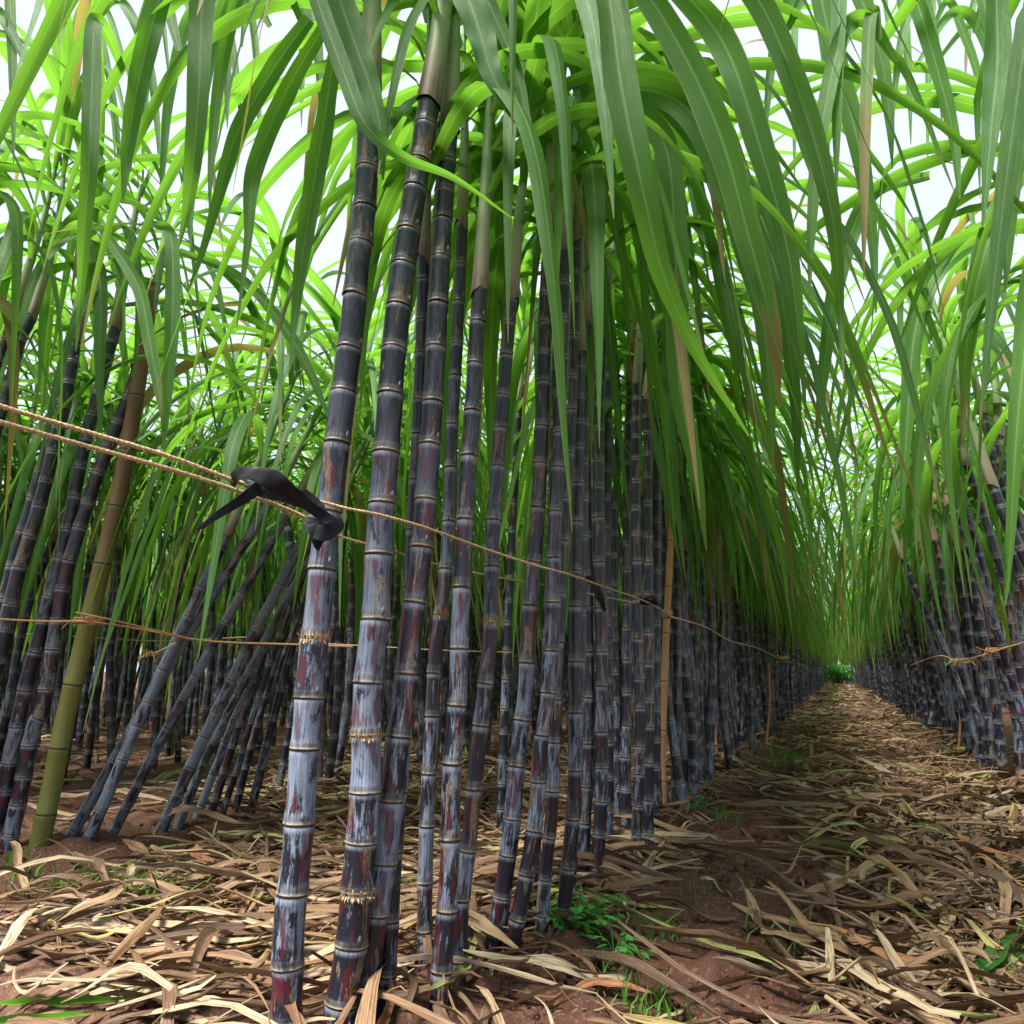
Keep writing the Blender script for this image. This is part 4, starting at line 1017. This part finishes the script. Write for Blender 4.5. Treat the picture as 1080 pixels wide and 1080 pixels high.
def bush():
    rnd = random.Random(8); y = 34.5
    root = empty('bush', (-0.05, y, 0), 'round bright green bush closing the far end of the path', 'bush')
    gt, gl = Geo(), Geo()
    for _ in range(26):
        a = rnd.uniform(0, 6.28); e = np.array((math.cos(a) * rnd.uniform(.1, .6), math.sin(a) * rnd.uniform(.1, .5), rnd.uniform(.3, .95)))
        pth = Path(sample_path([(0, 0, -0.05), e * np.array((.4, .4, .6)), e], 6)); tube(gt, pth, pth.L, np.linspace(0.014, 0.004, len(pth.L)), 5)
    for _ in range(1500):
        v = np.array([rnd.gauss(0, 1) for _ in range(3)]); v /= np.linalg.norm(v)
        p = v * np.array((.75, .6, .5)) * rnd.uniform(0.5, 1.05) * (0.85 + .2 * math.sin(v[0] * 5 + v[2] * 4)) + np.array((0, 0, .5))
        if p[2] < 0.02: continue
        a = unit(np.array([rnd.gauss(0, 1) for _ in range(3)])); b = unit(np.cross(a, v)); L = rnd.uniform(.05, .10)
        gl.add([p - a * L, p - b * L * .4, p + a * L, p + b * L * .4], [[0, 1, 2, 3]])
    obj('branches', gt, M_BAMBOO_GREEN, root); obj('foliage', gl, M_WEED, root)
bush()

# ------------------------------------------------------------------ bamboo poles
def pole(name, label, px, wpx, mat, seg=0.19, cat='pole', t=None):
    b = on_ground(*px[0]); t = t or b.dot(FH)
    pts = [at(x, y, t) for x, y in px]; loc = pts[0].copy(); pts = [p - loc for p in pts]
    pts = [pts[0] - unit(pts[1] - pts[0]) * 0.06] + pts
    path = Path(sample_path(pts, 50)); r = wpx / FPX * t / 2
    g = Geo(); l = 0; i = 0
    while l < path.len - 0.01:
        il = min(seg, path.len - l)
        f = np.array([0, .02, .05, .5, .94, .975, 1.0]); q = np.array([1.0, 1.06, 1.0, .985, 1.0, 1.05, 1.0])
        tube(g, path, l + f * il, r * q * (1 - 0.15 * l / path.len), 16, 0, np.minimum(f, .995) + i)
        l += il; i += 1
    rr = r * 0.85; tube(g, path, [path.len, path.len + 0.0005], [rr, 0.0005], 16)
    o = obj(name, g, mat, None, loc)
    return tag(o, label, cat)
pole('bamboo_pole', 'mossy green bamboo pole leaning right on the left side, brown toward its top', [(38, 908), (56, 823), (70, 752), (89, 675), (107, 600), (130, 500), (150, 375), (160, 300)], 19, M_BAMBOO_GREEN)
pole('bamboo_stake', 'split tan bamboo stake with twine knotted round it, beside the tight cane trio', [(700, 862), (698, 800), (700, 740), (702, 680), (706, 600), (712, 500), (717, 450)], 8, M_BAMBOO_TAN)
pole('bamboo_stake', 'thin tan stake standing in the far left-hand row near the path end', [(808, 790), (812, 740), (811, 700)], 2.2, M_BAMBOO_TAN)
pole('bamboo_stake', 'brown stake among the right-hand row, twine ends bristling at its top', [(1010, 800), (1013, 760), (1012, 720)], 2.6, M_BAMBOO_TAN)
pole('bamboo_stake', 'dark green stake upright among the back rows, left of the leaning cane tops', [(178, 800), (184, 700), (188, 600), (186, 500)], 9, M_BAMBOO_GREEN)

# ------------------------------------------------------------------ ropes, twine, strap
def rope(name, label, pts, r, mat, parent=None, strands=3, pitch=0.018, cat='rope', fuzz=0, group=None, seed=1):
    """pts world points; a laid rope of twisted strands"""
    loc = np.array(pts[0], float)
    P = sample_path([np.asarray(p) - loc for p in pts], max(24, len(pts) * 10)); base = Path(P)
    n = max(12, int(base.len / pitch * 8)); n = min(n, 900)
    ls = np.linspace(0, base.len, n); C, N, B, T = base(ls)
    g = Geo(); rnd = random.Random(seed)
    for k in range(strands):
        a = ls / pitch * 2 * math.pi + k * 2 * math.pi / strands
        rr = r * 0.52 * (1 + 0.1 * np.sin(ls * 40 + k))
        Q = C + N * (np.cos(a) * rr)[:, None] + B * (np.sin(a) * rr)[:, None]
        tube(g, Path(Q), Path(Q).L, np.full(n, r * 0.56), 6)
    for _ in range(fuzz):
        i = rnd.randrange(n); d = N[i] * math.cos(i) + B[i] * math.sin(i * 1.7); d = unit(d + T[i] * rnd.uniform(-1, 1))
        p = C[i] + d * r * .6; q = p + d * rnd.uniform(0.003, 0.010); w_ = unit(np.cross(d, T[i] + .01)) * 0.0003
        g.add([p - w_, p + w_, q + w_ * .3, q - w_ * .3], [[0, 1, 2, 3]])
    if parent is not None:
        o = obj(name, g, mat, parent, loc - np.array(parent.location)); return o
    return tag(obj(name, g, mat, None, loc), label, cat, group)

A3 = lambda L: [at(*q) for q in L]
rope('rope', 'upper of the two twisted straw-coloured ropes slanting down from the left edge to the strap', A3([(-60, 405, 0.74), (0, 428, 0.78), (90, 455, 0.84), (180, 482, 0.90), (250, 508, 0.96), (300, 522, 0.99)]), 0.0028, M_ROPE, fuzz=160, group='ropes at the left')
rope('rope', 'lower of the two twisted straw-coloured ropes slanting down from the left edge to the strap', A3([(-60, 430, 0.74), (0, 445, 0.78), (90, 470, 0.84), (180, 495, 0.90), (240, 514, 0.95), (300, 536, 1.0), (322, 546, 1.02)]), 0.0028, M_ROPE, fuzz=160, group='ropes at the left')
rope('twine', 'long thin twine running from the strap across the front canes to the tight trio', A3([(300, 522, 0.99), (338, 529, 1.0), (365, 536, 1.01), (400, 543, 1.03), (450, 557, 1.1), (500, 575, 1.25), (560, 595, 1.36), (600, 606, 1.45), (640, 620, 1.75), (680, 634, 2.05), (706, 648, 2.15)]), 0.0021, M_ROPE, fuzz=120)
rope('twine', 'back strand of twine passing behind the three front canes', A3([(322, 548, 1.1), (360, 566, 1.2), (410, 580, 1.3), (455, 594, 1.5), (520, 608, 1.62), (590, 620, 1.8), (670, 636, 2.25)]), 0.002, M_ROPE, fuzz=40)
rope('twine', 'sagging twine tied along the far part of the left-hand row', A3([(706, 650, 2.4), (745, 662, 3.1), (770, 676, 3.7), (800, 684, 4.5), (825, 696, 5.6), (850, 702, 8.0)]), 0.0035, M_ROPE, fuzz=60)
rope('twine', 'twine crossing in front of the right-hand row of canes', A3([(960, 702, 6.2), (990, 692, 4.6), (1010, 697, 4.3), (1040, 690, 3.8), (1062, 683, 3.4), (1100, 672, 3.2)]), 0.004, M_ORANGE, fuzz=80)
rope('twine', 'rusty orange twine stretched level across the left side behind the bamboo pole', A3([(-40, 651, 2.2), (40, 655, 2.2), (92, 656, 2.17), (150, 664, 2.3), (220, 676, 2.3), (320, 680, 2.3), (372, 682, 2.3)]), 0.003, M_ORANGE, fuzz=60)
rope('twine', 'second rusty twine just above, running from the bamboo pole to the leaning canes', A3([(80, 646, 2.17), (110, 652, 2.17), (160, 664, 2.25), (195, 672, 2.3)]), 0.0025, M_ORANGE, fuzz=20)
rope('twine', 'faint pale twine low across the shaded back row on the left', A3([(10, 668, 4.2), (90, 672, 4.2), (170, 676, 4.2), (260, 672, 4.2)]), 0.004, M_ROPE)
rope('twine', 'loose yellow twine end poking out left of the leaning canes', A3([(146, 694, 2.3), (165, 688, 2.3), (186, 678, 2.3)]), 0.003, M_ROPE, fuzz=14)
rope('twine', 'thin pale line running low behind the reddish cane toward the dark pair', A3([(330, 678, 2.0), (400, 682, 2.0), (470, 686, 2.0), (540, 688, 2.1)]), 0.0014, M_ROPE, strands=2)

def coil(cx, cy, t, rad, turns, label, mat=M_ROPE, r=0.0018, seed=0, tails=2):
    rnd = random.Random(seed); c = at(cx, cy, t); pts = []
    for i in range(turns * 10 + 1):
        a = i / 10 * 2 * math.pi
        pts.append(c + np.array((math.cos(a), math.sin(a), 0)) * rad * rnd.uniform(1.0, 1.08) + np.array((0, 0, (i / 10 - turns / 2) * r * 1.9 + rnd.uniform(-.001, .001))))
    loc = c; e = empty('twine_knot', loc, label, 'knot', 'knots in the twine')
    g = Geo(); pth = Path(sample_path([p - loc for p in pts], len(pts) * 2)); tube(g, pth, pth.L, np.full(len(pth.L), r), 6)
    obj('coil', g, mat, e)
    for k in range(tails):
        a = rnd.uniform(-2.6, -0.5); g = Geo()
        q = np.array((math.cos(a), math.sin(a), 0)) * rad
        pp = Path(sample_path([q, q * 1.5 + np.array((0, 0, rnd.uniform(-.01, .015))), q * rnd.uniform(2, 3) + np.array((rnd.uniform(-.02, .02), 0, rnd.uniform(-.03, .03)))], 8))
        tube(g, pp, pp.L, np.linspace(r, r * .5, len(pp.L)), 5); obj('loose_end', g, mat, e)
coil(94, 655, 2.285, 0.038, 4, 'wound orange twine knot round the green bamboo pole', M_ORANGE, 0.0022, 1, 3)
coil(702, 648, 2.97, 0.024, 5, 'wound twine knot on the split tan stake', M_ROPE, 0.0028, 2, 4)
coil(684, 634, 2.10, 0.021, 3, 'dark twine knot round the middle cane of the tight trio', M_BLACK, 0.0028, 3, 3)
coil(1012, 697, 4.35, 0.045, 4, 'frayed straw knot where twine crosses the right-hand row', M_ROPE, 0.003, 4, 5)
coil(1050, 686, 3.7, 0.032, 3, 'rusty knot on the tied cane near the right edge', M_ORANGE, 0.004, 5, 3)
coil(826, 694, 5.5, 0.035, 3, 'small straw knot on the far left-hand row', M_ROPE, 0.004, 6, 4)
coil(160, 690, 2.3, 0.02, 2, 'loose rusty knot just left of the leaning canes', M_ORANGE, 0.002, 7, 4)

def ribbon(parent, name, pts, thick=0.0012, mat=M_BLACK, crumple=0.0, flat=False):
    """pts: (px, py, t, width px, roll)"""
    loc = np.array(parent.location)
    C = sample_path([at(x, y, t) for x, y, t, _, _ in pts], 30); k = len(C); q = np.linspace(0, 1, len(pts)); s = np.linspace(0, 1, k)
    W = np.interp(s, q, [w_ / FPX * t for _, _, t, w_, _ in pts]) * .5; rl = np.interp(s, q, [p[4] for p in pts])
    T = unit(np.gradient(C, axis=0)); view = unit(C - EYE); side = unit(np.cross(T, view)); nrm = np.cross(side, T)
    side, nrm = side * np.cos(rl)[:, None] + nrm * np.sin(rl)[:, None], nrm * np.cos(rl)[:, None] - side * np.sin(rl)[:, None]
    u = np.linspace(-1, 1, 5); rs = np.random.RandomState(len(pts) * 7 + k)
    cr = (np.sin(u * 7 + 1)[None] * 0.0022 + np.sin(s * 34)[:, None] * np.cos(u * 4)[None] * 0.0016) * crumple * 0.25 + rs.uniform(-0.0011, 0.0011, (k, 5)) * crumple
    top = C[:, None] + side[:, None] * (u[None] * W[:, None])[..., None] + nrm[:, None] * cr[..., None]
    bot = top + nrm[:, None] * thick
    g = Geo(); g.add(top.reshape(-1, 3) - loc, grid_faces(k, 5)); g.add(bot.reshape(-1, 3) - loc, grid_faces(k, 5)[:, ::-1])
    for j in (0, 4): g.add(np.stack([top[:, j], bot[:, j]], 1).reshape(-1, 3) - loc, grid_faces(k, 2))
    o = obj(name, g, mat, parent)
    if flat: o.data.polygons.foreach_set('use_smooth', np.zeros(len(o.data.polygons), bool))
    return o
st = empty('plastic_strap', at(290, 515, 0.96), 'black plastic strap knotted over the ropes beside the nearest pale cane', 'strap')
ribbon(st, 'wrap', [(244, 512, 0.965, 8, 0.9), (250, 500, 0.938, 15, 0.6), (268, 499, 0.930, 16, 0.3), (288, 507, 0.930, 24, -0.15), (308, 519, 0.933, 19, -0.8), (330, 537, 0.938, 13, -0.5), (352, 552, 0.945, 13, 0.3)], crumple=0.8)
ribbon(st, 'lower_fold', [(258, 508, 0.952, 8, 0.1), (275, 518, 0.945, 13, 0.0), (300, 524, 0.945, 12, -0.1), (318, 532, 0.95, 8, -0.2)], crumple=0.8)
ribbon(st, 'hanging_end', [(318, 520, 0.950, 14, -0.4), (332, 536, 0.948, 20, -0.1), (337, 552, 0.944, 26, 0.1), (340, 568, 0.946, 24, 0.4), (341, 573, 0.958, 20, 0.9)], crumple=0.9)
ribbon(st, 'loop', [(324, 548, 0.985, 8, 0.1), (330, 558, 0.945, 14, 0.0), (342, 562, 0.937, 18, 0.0), (356, 555, 0.945, 16, -0.3), (362, 550, 0.985, 8, -0.4)], crumple=0.5)
ribbon(st, 'tail', [(276, 512, 0.945, 14, 0.1), (255, 527, 0.925, 12, 0.4), (230, 543, 0.90, 8, 0.1), (208, 559, 0.885, 3, 0.0)], crumple=0.3)
st2 = empty('plastic_strap', at(628, 618, 1.75), 'small grey plastic strip tied on the twine beside the ringed canes', 'strap')
ribbon(st2, 'tail', [(618, 608, 1.70, 5, 0.1), (626, 616, 1.69, 8, 0.2), (633, 630, 1.69, 8, 0.0), (638, 645, 1.7, 3, 0.0)], crumple=0.3)
